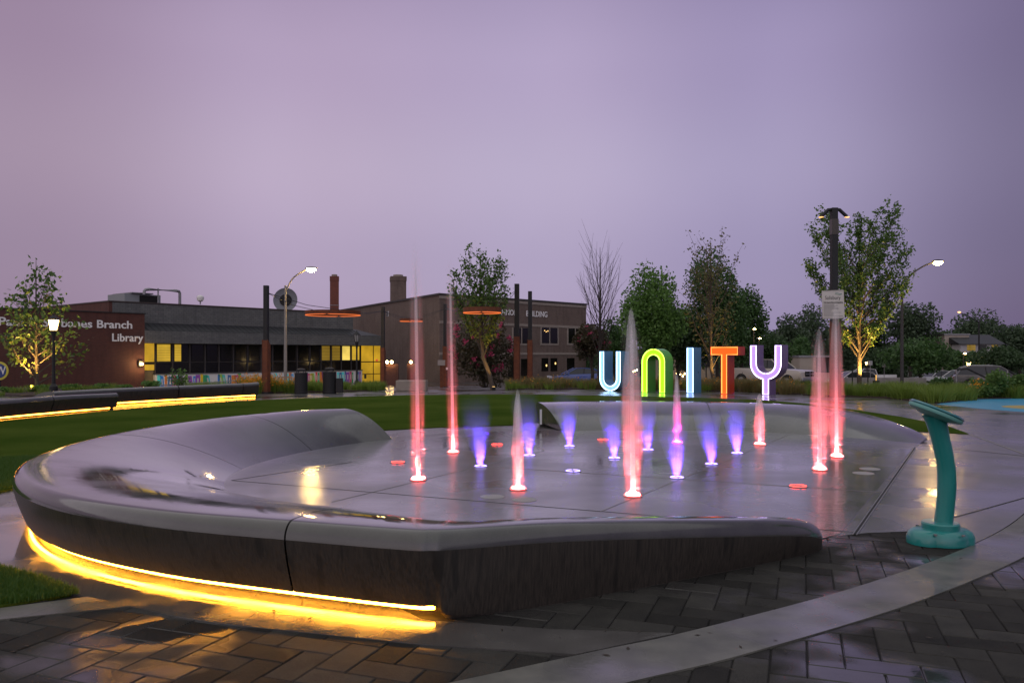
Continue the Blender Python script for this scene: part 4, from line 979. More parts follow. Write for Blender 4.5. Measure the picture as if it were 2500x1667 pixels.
# litter bins
def bin_(px0, px1, ytop, ybot, label, box=False):
    g = G((px0 + px1) / 2, ybot - 2); Y = g.y; wd = (px1 - px0) * Y / F; h = PZ(ytop, Y)
    r = thing('litter_bin', label, 'litter bin', (g.x, g.y, 0)); R = wd / 2; hb = h * .80
    MB().lathe([(R * .92, .03), (R * .92, hb - .05)], 20).build('liner', M['slot'], r, 40)
    for i in range(26):
        a = 2 * math.pi * i / 26; MB().box((math.cos(a) * R * .97, math.sin(a) * R * .97, hb / 2), (.012, .05, hb), a).build('slat', M['dark'], r)
    for z in (.05, hb): MB().lathe([(R, z - .03), (R * 1.03, z), (R, z + .03)], 24).build('band', M['dark'], r, True)
    for i in range(4):
        a = math.pi / 4 + i * math.pi / 2; MB().tube([(math.cos(a) * R * .85, math.sin(a) * R * .85, hb), (math.cos(a) * R * .6, math.sin(a) * R * .6, h * .94)], .015, 6).build('lid_bracket', M['dark'], r)
    MB().lathe([(R * .72, h * .93), (R * .70, h * .955), (R * .4, h * .99), (.02, h)], 24).build('rain_lid', M['dark'], r, True)
    if box: MB().lohi((R * 1.05, -.1, .02), (R * 1.05 + .22, .12, h * .58)).build('side_box', M['dark'], r)
bin_(719.5, 750.5, 899, 963, 'black slatted litter bin left of the pair')
bin_(788.5, 820.5, 896.5, 962, 'black slatted litter bin with a box at its side', True)
# low concrete block behind the tallest jet
o = MB().lohi((PX(966, 30.5), 30.5, 0), (PX(1040, 30.5), 31.2, PZ(929, 30.5))).build('concrete_block', M['stone'], None, bevel=.02); tag(o, 'pale concrete block seat behind the tallest jet', 'block')
# info plinth seen through the second jet
ip = thing('info_panel', 'small leaning information panel on rust post behind second jet', 'info panel', (PX(1078, 37), 37, terrain(0, 37)))
MB().box((0, 0, .55), (.14, .10, 1.1)).build('post', M['rust'], ip); MB().box((0, -.06, 1.15), (.34, .03, .26), 0, math.radians(-20)).build('panel', simple('pale_panel_print', (.25, .2, .18), .5), ip)
MB().box((.25, 0, .88), (.09, .02, .11)).build('small_plate', M['white_paint'], ip)
MB().tube([(.25, .03, 0), (.25, .03, .95)], .015, 6).build('plate_post', M['dark'], ip)

# ------------------------------------------------------------------ vegetation
def quads(cent, size, rng, flat=.0, aspect=.6, name='crown', mat=None, parent=None):
    n = len(cent); a = rng.normal(size=(n, 3)); a[:, 2] *= (1 - flat); a /= np.linalg.norm(a, axis=1)[:, None]
    b = rng.normal(size=(n, 3)); b -= (b * a).sum(1)[:, None] * a; b /= np.linalg.norm(b, axis=1)[:, None]
    s = size * rng.uniform(.6, 1.35, n)[:, None]
    u, v = a * s * .5, b * s * .5 * aspect
    vs = np.stack([cent - u, cent + v - u * .1, cent + u, cent - v - u * .1], 1).reshape(-1, 3)
    return npmesh(name, vs, np.arange(4 * n).reshape(n, 4), mat, parent)
def crown_points(blobs, n, rng, shell=.45):
    vol = np.array([b[3] * b[4] * b[5] for b in blobs]) ** .8; vol /= vol.sum(); idx = rng.choice(len(blobs), n, p=vol)
    B = np.array(blobs)[idx]; d = rng.normal(size=(n, 3)); d /= np.linalg.norm(d, axis=1)[:, None]
    r = 1 - shell * rng.uniform(0, 1, n) ** 1.6; r *= rng.uniform(.88, 1.12, n)
    return B[:, :3] + d * r[:, None] * B[:, 3:]
def round_tree(name, label, px, ytop, ybot, wpx, Y, mat, n=6000, leaf=.3, seed=0, nb=22, group=None, trunk=True, lobes=.36, blossom=0, base_drop=None):
    rng = np.random.RandomState(seed + 17); x = PX(px, Y); z0 = terrain(x, Y) if base_drop is None else base_drop
    zt, zb = PZ(ytop, Y) - z0, PZ(ybot, Y) - z0; Wd = wpx * Y / F / 2; Hh = (zt - zb) / 2; zc = (zt + zb) / 2
    r = thing(name, label, 'tree', (x, Y, z0), group=group)
    blobs = []
    for i in range(nb):
        d = rng.normal(size=3); d /= np.linalg.norm(d); q = rng.uniform(.35, .78)
        s = rng.uniform(.75, 1.25) * lobes
        blobs.append((d[0] * Wd * q, d[1] * Wd * q, zc + d[2] * Hh * q, Wd * s, Wd * s, Hh * s * 1.0))
    blobs.append((0, 0, zc, Wd * .55, Wd * .55, Hh * .6))
    pts = crown_points(blobs, n, rng, .6)
    quads(pts, leaf, rng, name='crown', mat=mat, parent=r)
    if blossom:
        bb = [b for b in blobs[:-1]]; rng.shuffle(bb)
        bb = [(b[0] + (b[0]) * .35, b[1] - abs(b[4]) * .6, b[2] + b[5] * .3, b[3] * .26, b[4] * .26, b[5] * .26) for b in bb[:24]]
        quads(crown_points(bb, blossom, rng, .8), leaf * .8, rng, name='blossom', mat=M['blossom'], parent=r)
    if trunk:
        m = MB(); tw = max(.12, Wd * .07)
        m.tube([(0, 0, -.3), (.05, 0, zb * .6), (-.05, .1, max(zb, zc * .5)), (0, 0, zc)], [tw, tw * .8, tw * .6, tw * .2], 8)
        for b in blobs[:8]:
            m.tube([(0, 0, max(zb * .9, zc * .45)), (b[0] * .5, b[1] * .5, (zc * .6 + b[2]) / 2), b[:3]], [tw * .5, tw * .3, tw * .08], 5)
        m.build('trunk', M['bark_dark'], r, True)
    return r
def vase_tree(name, label, bpx, Y, pts_px, ytop, ycb, wpx, seed, mat, nleaf=2400, leaf=.13, nbr=16, bare=False, cx=None, bark=None, twig=1.0, droop=0, low=None, lowmat=None, cone=False):
    """young street tree: slim trunk, ascending limbs, leaves strung along the twigs"""
    rng = np.random.RandomState(seed); rr = random.Random(seed)
    x = PX(bpx, Y); z0 = terrain(x, Y); r = thing(name, label, 'tree', (x, Y, z0))
    zt, zc = PZ(ytop, Y) - z0, PZ(ycb, Y) - z0; Wd = wpx * Y / F / 2; sx = (PX(cx, Y) - x) if cx else 0
    m = MB(); tw = .055 + .006 * zt
    m.tube([(0, 0, -.2), (sx * .35, 0, zc * .5), (sx * .8, 0, zc), (sx, 0, zc + (zt - zc) * .45), (sx, 0, zt * .96)], [tw * 1.15, tw, tw * .85, tw * .45, .008], 8)
    lp = []
    for i in range(nbr):
        f = (i + rr.random() * .6) / nbr; zs = zc + (zt - zc) * f * .62 - .1; a = i * 2.4 + rr.uniform(-.4, .4)
        env = math.sin(min(1, (.22 + f * .9)) * math.pi * .82) ** .8
        if cone: env = 1.0 - .78 * f
        reach = Wd * env * rr.uniform(.75, 1.1); ze = min(zs + (zt - zc) * rr.uniform(.25, .42) * (1.1 - droop), zt * rr.uniform(.9, 1.0))
        e = V((sx + math.cos(a) * reach, math.sin(a) * reach * .8, ze)); s0 = V((sx * (.8 + .2 * f), 0, zs))
        md = s0.lerp(e, .5) + V((math.cos(a) * reach * .10, math.sin(a) * reach * .1, -(ze - zs) * .06))
        br = max(.012, tw * .42 * (1 - f * .5)) * twig
        m.tube([s0, md, e], [br, br * .6, .006], 5)
        curve = [s0.lerp(md, t) if t < 1 else md.lerp(e, t - 1) for t in np.linspace(.5, 2, 9)]
        lp += [e] * 3 + [V((sx, 0, zc + (zt - zc) * rr.uniform(.5, .97)))] * 3
        for k_ in range(9):
            b0 = curve[k_]; ln = (zt - zc) * rr.uniform(.06, .15) * (1.4 if bare else 1); a2 = a + rr.uniform(-1.5, 1.5)
            tp = b0 + V((math.cos(a2) * ln * .55, math.sin(a2) * ln * .55, ln * rr.uniform(.2, 1.0) * (1 if not bare else 1.5)))
            m.tube([b0, tp], [.008 * twig, .003 * twig], 4); lp += [b0.lerp(tp, t) for t in (.35, .6, .85, 1.0)]
    m.build('trunk', bark or M['bark'], r, True)
    if nleaf:
        A = np.array([tuple(p) for p in lp]); c = A[rng.choice(len(A), nleaf)] + rng.normal(size=(nleaf, 3)) * leaf * .8
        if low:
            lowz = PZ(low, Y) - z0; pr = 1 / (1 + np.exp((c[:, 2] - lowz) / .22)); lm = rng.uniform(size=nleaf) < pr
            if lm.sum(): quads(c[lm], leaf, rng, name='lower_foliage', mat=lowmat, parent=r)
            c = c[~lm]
        quads(c, leaf, rng, name='crown', mat=mat, parent=r)
    return r
def uplight(px, Y, label, energy, off=(0, -.45), cone=60, tilt=(8, 0)):
    x, z = PX(px, Y) + off[0], terrain(PX(px, Y), Y + off[1])
    r = thing('ground_uplight', label, 'uplight', (x, Y + off[1], z))
    MB().lathe([(.07, 0), (.08, .12), (.07, .14)], 12).build('can', M['dark'], r, 30)
    MB().lathe([(.06, .141), (.05, .146)], 12).build('lens', emit('uplight_lens', (1, .6, .2), 3), r)
    lamp('uplight_lamp', 'SPOT', (0, 0, .18), energy, (1, .58, .14), r, .05, (math.radians(180) - math.radians(tilt[0]), math.radians(tilt[1]), 0), cone=math.radians(cone), blend=.6)
vase_tree('young_oak', 'sparse young oak with amber-lit lower leaves by library lettering', 98, 30, None, 620, 935, 215, 5, M['leaf_mid'], 1250, .18, 22, cx=88, droop=.45, low=850, lowmat=M['leaf_uplit'], cone=True)
uplight(98, 30, 'small black uplight at foot of the sparse young oak', 1100, (.1, -.7), 80, (14, 0))
vase_tree('leaning_tree', 'young tree with leaning pale trunk before pink flowering shrub', 1206, 31.5, None, 603, 872, 140, 9, M['leaf_mid'], 3600, .13, 24, cx=1172, low=770, lowmat=M['leaf_uplit'])
uplight(1206, 31.5, 'small black uplight at foot of the leaning tree', 120, (0, -.5), 80, (9, 0))
vase_tree('young_elm', 'tall vase-shaped young elm with golden lit base behind rules sign', 2098, 34, None, 510, 880, 252, 14, M['leaf_mid'], 12500, .13, 40, cx=2098, low=835, lowmat=M['leaf_uplit'])
uplight(2098, 34, 'small black uplight at foot of the tall young elm', 1500, (.05, -.5), 85, (9, 0))
vase_tree('bare_tree', 'bare leafless young tree with upright twigs behind letter U', 1462, 36, None, 590, 880, 105, 21, M['leaf_brown'], 0, .1, 26, bare=True, cx=1465, bark=M['bark_dark'], twig=.8)
vase_tree('sparse_tree', 'thin brownish tree with few leaves rising behind letter T', 1745, 35, None, 572, 900, 130, 33, M['leaf_brown'], 1100, .13, 22, cx=1735, twig=.9)
uplight(1745, 35, 'small black uplight at foot of the thin tree behind letter T', 300, (0, -.4), 60, (8, 0))
round_tree('flowering_shrub', 'dark crape myrtle with magenta blossom behind the leaning tree', 1180, 762, 950, 165, 42, M['leaf_plum'], 5200, .17, 3, 26, blossom=700)
round_tree('flowering_shrub', 'dark leafy small tree with pink blossom right of the brick building', 1445, 780, 885, 125, 46, M['leaf_plum'], 4200, .18, 8, 20, blossom=180)
round_tree('maple_tree', 'broad light green maple between bare tree and letter I', 1590, 640, 900, 190, 62, M['leaf_light'], 11000, .26, 12, 34)
round_tree('maple_tree', 'tall dark green tree behind letter T', 1750, 585, 905, 165, 66, M['leaf_dark'], 12000, .26, 13, 36)
round_tree('maple_tree', 'dense dark tree behind letter Y', 1812, 700, 905, 150, 70, M['leaf_dark'], 8000, .28, 14, 26)
round_tree('maple_tree', 'dark tree filling the gap behind the letter N', 1655, 720, 915, 170, 68, M['leaf_deep'], 8000, .28, 15, 26)
far_trees = [(1925, 765, 905, 110, 100, 'leaf_far', 'grey green tree just right of letter Y'), (1985, 735, 905, 130, 110, 'leaf_far', 'hazy round tree behind the rules sign'),
    (2222, 722, 900, 135, 100, 'leaf_far', 'tall round hazy tree standing above the others at right'), (2120, 765, 900, 110, 105, 'leaf_deep', 'dark tree behind the golden leaves of the elm'),
    (2385, 762, 880, 165, 112, 'leaf_far', 'wide flat-topped hazy tree near the right edge'), (2490, 780, 900, 120, 112, 'leaf_far', 'hazy tree cut by the right frame edge'),
    (2300, 800, 900, 120, 108, 'leaf_deep', 'low dark tree between the two tall hazy trees'), (2248, 805, 925, 165, 72, 'leaf_dark', 'mid distance dark green tree behind white pickups'),
    (1945, 815, 915, 110, 84, 'leaf_dark', 'dark green tree behind the stop sign'), (2440, 845, 915, 150, 86, 'leaf_deep', 'dark bushy tree behind the grey car'),
    (2150, 850, 920, 110, 88, 'leaf_deep', 'dark shrubby tree behind the white pickup'), (1880, 800, 905, 90, 90, 'leaf_deep', 'dark tree beyond the lilac letter'),
    (2350, 850, 920, 110, 92, 'leaf_dark', 'dark tree below the pale house'), (1400, 805, 905, 90, 100, 'leaf_dark', 'dark tree just beyond the brick building'),
    (1500, 770, 915, 110, 90, 'leaf_dark', 'dark tree behind the bare tree'), (2050, 810, 915, 100, 98, 'leaf_far', 'hazy tree straight behind the light pole')]
for i, (px, yt, yb, wp, Y, mt, lab) in enumerate(far_trees):
    round_tree('distant_tree', lab, px, yt, yb, wp, Y, M[mt], 5200, .40 if Y > 90 else .3, 40 + i, 20, group='trees beyond the car park', lobes=.4)
# far wooded rise that closes the horizon
def far_wood():
    rng = np.random.RandomState(5); n = 26000; x = rng.uniform(-60, 130, n); y = rng.uniform(135, 165, n)
    hgt = 5.5 + 2.5 * np.array([mnoise.noise(V((a * .05, b * .05, 3))) for a, b in zip(x, y)]); z = -3 + rng.uniform(0, 1, n) ** .6 * hgt
    o = quads(np.stack([x, y, z], 1), 1.1, rng, name='distant_wood', mat=M['leaf_far']); tag(o, 'hazy belt of far woodland beyond the car park', 'wood', kind='stuff')
far_wood()
# small rounded shrubs along the library front
for i, (px, w, yt) in enumerate(((22, 42, 945), (103, 46, 940), (168, 54, 938), (236, 52, 936), (305, 44, 940), (368, 46, 930))):
    Y = 29 + .6 * i; x = PX(px, Y); rng = np.random.RandomState(i + 90); zt = PZ(yt, Y); z0 = terrain(x, Y); R = w * Y / F / 2
    r = thing('round_shrub', ['low shrub at the left frame edge', 'low shrub at the foot of the young oak', 'low shrub between oak and lantern post', 'low shrub centred before the red brick wall', 'smallest low shrub before the brick wall', 'low shrub below the yellow library panel'][i], 'shrub', (x, Y, z0), group='low shrubs along the library front')
    bl_ = [(rng.uniform(-.6, .6) * R, rng.uniform(-.5, .5) * R, (zt - z0) * rng.uniform(.3, .75), R * .5, R * .5, (zt - z0) * .35) for _ in range(7)]
    quads(crown_points(bl_, 900, rng, .7), .09, rng, name='foliage', mat=M['leaf_light'], parent=r)
    MB().tube([(0, 0, -.1), (0, 0, (zt - z0) * .5)], .03, 5).build('stem', M['bark_dark'], r)
vase_tree('sapling', 'small leafy sapling before the mural wall', 437, 30, None, 898, 948, 40, 71, M['leaf_light'], 420, .09, 9)

def blades(name, label, poly, n, h, w, mat, seed, clump=0, flowers=0, fl_mat=None, zfun=None, kind='stuff', bend=.5, cat='planting'):
    rng = np.random.RandomState(seed); P_ = np.array(poly); lo, hi = P_.min(0), P_.max(0); pts = []
    if clump:
        cl = []
        while len(cl) < clump:
            q = rng.uniform(lo, hi)
            if inside(q, poly): cl.append(q)
        cl = np.array(cl); idx = rng.randint(0, clump, n); ch = rng.uniform(.6, 1.15, clump)
        base = cl[idx] + rng.normal(size=(n, 2)) * .10; hs = h * ch[idx] * rng.uniform(.55, 1.1, n); out = (base - cl[idx]); out /= (np.linalg.norm(out, axis=1)[:, None] + 1e-6)
    else:
        while len(pts) < n:
            q = rng.uniform(lo, hi, (4000, 2)); pts += [p for p in q if inside(p, poly)]
        base = np.array(pts[:n]); hs = h * rng.uniform(.5, 1.15, n); t = rng.uniform(0, 6.283, n); out = np.stack([np.cos(t), np.sin(t)], 1)
    z = np.array([zfun(*b) for b in base]) if zfun else np.zeros(n)
    side = np.stack([-out[:, 1], out[:, 0]], 1); tt = rng.uniform(0, 6.283, n); side = np.stack([np.cos(tt), np.sin(tt)], 1)
    lean = (hs * bend * rng.uniform(.2, 1.2, n))[:, None]
    b3 = np.column_stack([base, z]); s3 = np.column_stack([side * w / 2, np.zeros(n)])
    m3 = np.column_stack([base + out * lean * .35, z + hs * .62]); t3 = np.column_stack([base + out * lean, z + hs])
    vs = np.stack([b3 - s3, b3 + s3, m3 + s3 * .7, m3 - s3 * .7, t3], 1).reshape(-1, 3); i5 = np.arange(n)[:, None] * 5
    f = np.concatenate([i5 + [0, 1, 2], i5 + [0, 2, 3], i5 + [3, 2, 4]])
    o = npmesh(name, vs, f, mat)
    tag(o, label, cat, kind=kind)
    if flowers:
        k_ = rng.choice(n, flowers); quads(t3[k_] + rng.normal(size=(flowers, 3)) * .03, .07, rng, name='flowers', mat=fl_mat or M['flower'], parent=o)
    return o
T_ = lambda x, y: terrain(x, y)
# planting beds
bedsoil = simple('bark_mulch', (.03, .018, .012), .95, (.045, .028, .018), 12, bump=.5, bscale=50)
bedA = [(PX(470, 27.5), 27.8), (PX(640, 28.2), 28.9), (PX(930, 30.3), 30.6), (PX(930, 33), 33), (PX(470, 31), 31)]
bedB = [(PX(1240, 31.5), 31.6), (PX(1470, 31.8), 32), (PX(1640, 31.2), 31.2), (PX(1800, 30), 29.8), (PX(1960, 27.4), 27.6), (PX(1985, 31), 33), (PX(1250, 34), 34.5)]
bedC = [(PX(1965, 27), 27.2), (PX(2145, 25.8), 25.6), (PX(2300, 22.6), 22.7), (PX(2400, 24.6), 24.8), (PX(2620, 26), 26.2), (PX(2640, 28), 28.6), (PX(2330, 27), 27.6), (PX(1975, 29.2), 29.4)]
bedL = [(-22, 26.8), (-12, 26.8), (-9.4, 28), (-9.4, 33), (-24, 33)]
for nm, pl_ in (('library', bedA), ('letters', bedB), ('corner', bedC), ('oak', bedL)):
    sheet('planting_soil', pl_, .03, bedsoil)
blades('flower_bed', 'green grasses with orange flowers in bed before the mural', bedA, 15000, .36, .018, M['blade_bed'], 1, 70, 0, zfun=lambda x, y: 0)
blades('orange_flowers', 'orange coneflowers around the black pole before the mural', [(PX(590, 28), 28.3), (PX(715, 28.6), 29.1), (PX(715, 30), 30.2), (PX(590, 30), 30)], 3800, .55, .014, M['blade_bed'], 2, 26, 1500)
blades('ornamental_grass', 'tan and green ornamental grasses behind the letters', bedB, 26000, .46, .018, M['blade_tan'], 3, 150, 500, M['flower'])
blades('green_grass', 'green grass tufts mixed low behind the letters', bedB, 9000, .36, .018, M['blade_bed'], 6, 80)
blades('ornamental_grass', 'lush green fountain grasses in the right corner bed', bedC, 32000, .46, .018, M['blade_bed'], 4, 170, 0, bend=.75)
blades('low_planting', 'short green plants around the young oak', bedL, 6000, .25, .02, M['blade_bed'], 8, 60)
for px, yt, wp, Y, lab, mt, fl2 in ((2300, 918, 52, 28, 'dark rounded bush among the grasses left of grey car', 'leaf_dark', 0), (2420, 905, 110, 25.5, 'leafy green shrub in front of the grey car', 'leaf_mid', 40), (2488, 915, 60, 26, 'leafy shrub at right frame edge', 'leaf_mid', 0)):
    x = PX(px, Y); rng = np.random.RandomState(px); zt = PZ(yt, Y); R = wp * Y / F / 2
    r = thing('leafy_shrub', lab, 'shrub', (x, Y, 0))
    bl_ = [(rng.uniform(-.7, .7) * R, rng.uniform(-.5, .5) * R, zt * rng.uniform(.2, .78), R * .42, R * .42, zt * .28) for _ in range(12)]
    quads(crown_points(bl_, 2200, rng, .8), .11, rng, name='foliage', mat=M[mt], parent=r)
    MB().tube([(0, 0, 0), (0, 0, zt * .6)], .03, 5).build('stem', M['bark_dark'], r)
    if fl2: quads(crown_points([(-R * .9, -.3, zt * .5, R * .45, .3, zt * .22)], fl2, rng, .9), .075, rng, name='flowers', mat=M['flower'], parent=r)
# near turf with real blades
blades('grass', 'short wet grass of the corner lawn by the amber light', [(-4.2, 4.2), (-3.6, 5.35), (-2.9, 4.93), (-2.5, 4.62), (-2.85, 4.4), (-3.6, 4.2)], 26000, .045, .004, M['blade'], 31, zfun=lambda x, y: .012, cat='grass')
blades('grass', 'short grass edge of the main lawn left of the bench', [(-6.6, 7.7), (-5.3, 7.52), (-5.07, 9), (-5.0, 10.4), (-5.6, 11), (-7.5, 10.5)], 30000, .045, .005, M['blade'], 32, zfun=lambda x, y: .014, cat='grass')

# ------------------------------------------------------------------ vehicles
CARS = {
 'sedan': dict(L=4.7, W=1.8, low=[(-2.35, .42), (-2.33, .85), (-2.18, 1.0), (-1.5, 1.04), (.8, .98), (1.75, .84), (2.22, .68), (2.35, .45), (2.25, .24), (-2.2, .24)],
               top=[(-1.75, 1.0), (-1.05, 1.38), (-.3, 1.46), (.25, 1.43), (1.2, .96)], wheels=(-1.4, 1.42), wr=.33),
 'pickup': dict(L=5.8, W=2.0, low=[(-2.9, .6), (-2.9, 1.28), (-.8, 1.28), (.85, 1.30), (1.35, 1.26), (2.6, 1.16), (2.85, 1.02), (2.9, .6), (2.8, .42), (-2.8, .42)],
               top=[(-.85, 1.27), (-.72, 1.84), (-.3, 1.92), (.45, 1.9), (1.25, 1.27)], wheels=(-1.85, 1.85), wr=.40),
 'suv': dict(L=4.75, W=1.9, low=[(-2.37, .5), (-2.36, 1.0), (-2.2, 1.1), (1.0, 1.08), (1.9, .98), (2.28, .8), (2.37, .5), (2.3, .28), (-2.3, .28)],
               top=[(-2.18, 1.06), (-1.88, 1.52), (-1.3, 1.66), (.0, 1.66), (.35, 1.62), (1.25, 1.05)], wheels=(-1.42, 1.45), wr=.37)}
tyre = simple('tyre_rubber', (.015, .015, .016), .8); rimm = simple('alloy_rim', (.4, .4, .42), .35, metal=.8); cglass = simple('car_glass', (.02, .024, .028), .08)
def car(name, label, kind, paint, px, Y, rz, z=None, front_mark=True):
    k_ = CARS[kind]; x = PX(px, Y); r = thing(name, label, 'pickup' if kind == 'pickup' else 'car', (x, Y, terrain(x, Y) if z is None else z), rz)
    w = k_['W'] / 2; low = k_['low']; cxm = 0; m = MB(); sl_ = [(-w, .90, .04), (-w * .985, .97, .0), (-w * .90, 1.0, .0), (w * .90, 1.0, .0), (w * .985, .97, .0), (w, .90, .04)]
    n = len(low); vs = []
    for yy, sc, dz in sl_:
        for (a, b) in low: vs.append((a * (1 - (1 - sc) * .12), yy, .62 + (b - .62) * sc))
    fs = [tuple(range(n)), tuple(reversed(range(5 * n, 6 * n)))] + [(q * n + i, (q + 1) * n + i, (q + 1) * n + (i + 1) % n, q * n + (i + 1) % n) for q in range(5) for i in range(n)]
    m.add(vs, fs); m.build('body', paint, r, 35)
    top = k_['top']; zt = max(p[1] for p in top); zb = min(p[1] for p in top); nt_ = len(top)
    hw = lambda z_: w * (.93 - .20 * (z_ - zb) / (zt - zb))
    m = MB(); vs = [(a, -hw(b), b) for a, b in top] + [(a, hw(b), b) for a, b in top]
    m.add(vs, [tuple(range(nt_)), tuple(reversed(range(nt_, 2 * nt_)))] + [(i, nt_ + i, nt_ + i + 1, i + 1) for i in range(nt_ - 1)]); m.build('glazing', cglass, r)
    rp = [p for p in top if p[1] > zt - .16]; m = MB()
    vs = [(a, s * (hw(b) + .012), b + .012) for a, b in rp for s in (-1, 1)] + [(a, s * (hw(b) + .012), b - .05) for a, b in rp for s in (-1, 1)]; q = len(rp) * 2
    fs = [(2 * i, 2 * i + 1, 2 * i + 3, 2 * i + 2) for i in range(len(rp) - 1)] + [(2 * i, 2 * i + 2, q + 2 * i + 2, q + 2 * i) for i in range(len(rp) - 1)] + [(2 * i + 1, q + 2 * i + 1, q + 2 * i + 3, 2 * i + 3) for i in range(len(rp) - 1)]
    m.add(vs, fs); m.build('roof', paint, r, 40)
    for s in (-1, 1):
        for a, b in ((top[0], rp[0]), (top[-1], rp[-1])):
            MB().tube([(a[0], s * (hw(a[1]) + .0), a[1]), (b[0], s * (hw(b[1]) + .0), b[1])], .045, 5).build('pillar', paint, r)
        xm = (top[0][0] + top[-1][0]) / 2; MB().tube([(xm, s * hw(zb), zb), (xm - .06, s * hw(zt - .05), zt - .05)], .035, 5).build('pillar', M['dark'], r)
        MB().box((top[-1][0] - .32, s * (w + .06), zb + .06), (.12, .16, .13)).build('mirror', paint, r)
        MB().box((k_['L'] / 2 - .16, s * w * .72, low[5][1] - .06 if kind != 'pickup' else .95), (.22, w * .36, .15)).build('headlight', simple('headlight_glass', (.55, .55, .57), .1), r)
        MB().box((-k_['L'] / 2 + .04, s * w * .8, .88), (.08, w * .22, .18)).build('tail_light', simple('tail_light_glass', (.25, .01, .01), .2), r)
        for wx in k_['wheels']:
            wr = k_['wr']; m = MB(); m.lathe([(wr, -.1), (wr, .1), (wr * .66, .105)], 20); m.v = [(wx + p[0], s * (w - .07) + s * p[2], wr + p[1]) for p in m.v]; wh = m.build('wheel', tyre, r, 40)
            m = MB(); m.lathe([(wr * .62, .0), (wr * .6, .015), (wr * .15, .02)], 14); m.v = [(wx + p[0], s * (w + .035) + s * p[2], wr + p[1]) for p in m.v]; m.build('rim', rimm, wh, 40)
            m = MB(); m.lathe([(wr * 1.22, 0), (wr * 1.22, .006)], 24); m.v = [(wx + p[0], s * (w + .001) + s * p[2] * .5, max(.25, wr + p[1])) for p in m.v]; m.build('wheel_arch', M['slot'], r)
    if kind == 'suv':
        for s in (-1, 1): MB().tube([(a, s * (hw(b) + .02), b + .03) for a, b in top[1:-1]], .022, 5).build('roof_rail', rimm, r, True)
    if kind == 'pickup':
        MB().box((2.89, 0, .93), (.06, w * 1.0, .34)).build('grille', M['slot'], r)
        for z_ in (.93,): MB().box((2.925, 0, z_), (.03, w * 1.0, .04)).build('grille_bar', rimm, r)
        MB().box((2.925, 0, .93), (.03, .06, .34)).build('grille_bar', rimm, r)
        MB().box((2.92, 0, .60), (.14, w * 1.9, .18)).build('bumper', rimm, r, bevel=.02)
        MB().lohi((-2.82, -w * .85, 1.281), (-.95, w * .85, 1.287)).build('bed_opening', M['slot'], r)
    else:
        MB().box((k_['L'] / 2 - .02, 0, .5), (.06, w * 1.1, .16)).build('grille', M['slot'], r)
    return r
paint = lambda n_, c_: simple(n_, c_, .3, coat=1, coat_r=.05)
car('parked_car', 'blue sedan parked behind the grasses left of letter U', 'sedan', paint('blue_car_paint', (.02, .06, .28)), 1412, 60, math.radians(184))
car('pickup_truck', 'tan and white pickup with dark grille behind letter Y', 'pickup', paint('tan_truck_paint', (.42, .38, .33)), 1885, 56, math.radians(-52), -.85)
wht = paint('white_car_paint', (.62, .60, .58))
car('pickup_truck', 'white pickup behind the white estate, beyond the uplit elm', 'pickup', wht, 2112, 84, math.radians(182), -2.0)
car('parked_car', 'white estate car half hidden by the elm trunk', 'suv', wht, 2078, 78, math.radians(184), -1.95)
car('pickup_truck', 'silver pickup left of the grey car', 'pickup', paint('silver_paint', (.40, .40, .40)), 2290, 82, math.radians(186), -2.15)
car('parked_car', 'white hatchback partly behind the grey car', 'suv', wht, 2345, 74, math.radians(200), -1.75)
car('parked_car', 'dark grey estate car at the right edge', 'suv', paint('grey_car_paint', (.055, .055, .06)), 2425, 52, math.radians(-24), -1.02)
# low retaining wall and small things across the car park
o = MB().lohi((PX(2030, 66), 66, -2.4), (PX(2262, 66), 66.4, PZ(922, 66))).build('low_wall', simple('stained_low_wall', (.30, .28, .26), .8, (.16, .15, .14), 1.5)); tag(o, 'low stained concrete wall across the street below white pickup', 'wall')
def street_sign(px, py, Y, w, h, mat, label, shape='rect', body=None):
    x = PX(px, Y); z0 = terrain(x, Y); r = thing('street_sign', label, 'sign', (x, Y, z0)); z = PZ(py, Y) - z0
    MB().tube([(0, .03, 0), (0, .03, z + h / 2)], .03, 6).build('post', M['steel'], r)
    if shape == 'oct':
        mm = MB(); mm.lathe([(w / 2, 0), (w / 2, .015)], 8); ca, sa = math.cos(math.pi / 8), math.sin(math.pi / 8)
        mm.v = [(p[0] * ca - p[1] * sa, -p[2], z + p[0] * sa + p[1] * ca) for p in mm.v]; mm.build('plate', mat, r)
        text('lettering', body, M['white_paint'], r, (-w * .36, -.018, z - w * .12), w * .72, w * .25, .001, .01)
    else: MB().box((0, 0, z), (w, .015, h)).build('plate', mat, r)
street_sign(1967, 887, 84, .52, .52, simple('stop_red', (.42, .02, .02), .5), 'red octagonal stop sign behind the right pair of jets', 'oct', 'STOP')
street_sign(2125, 886, 70, .36, .40, simple('grey_sign_back', (.30, .30, .31), .5), 'grey sign back right of the elm trunk')
street_sign(2159, 892, 74, .36, .32, simple('pale_sign', (.5, .49, .46), .5), 'small pale sign above the white pickup bed')
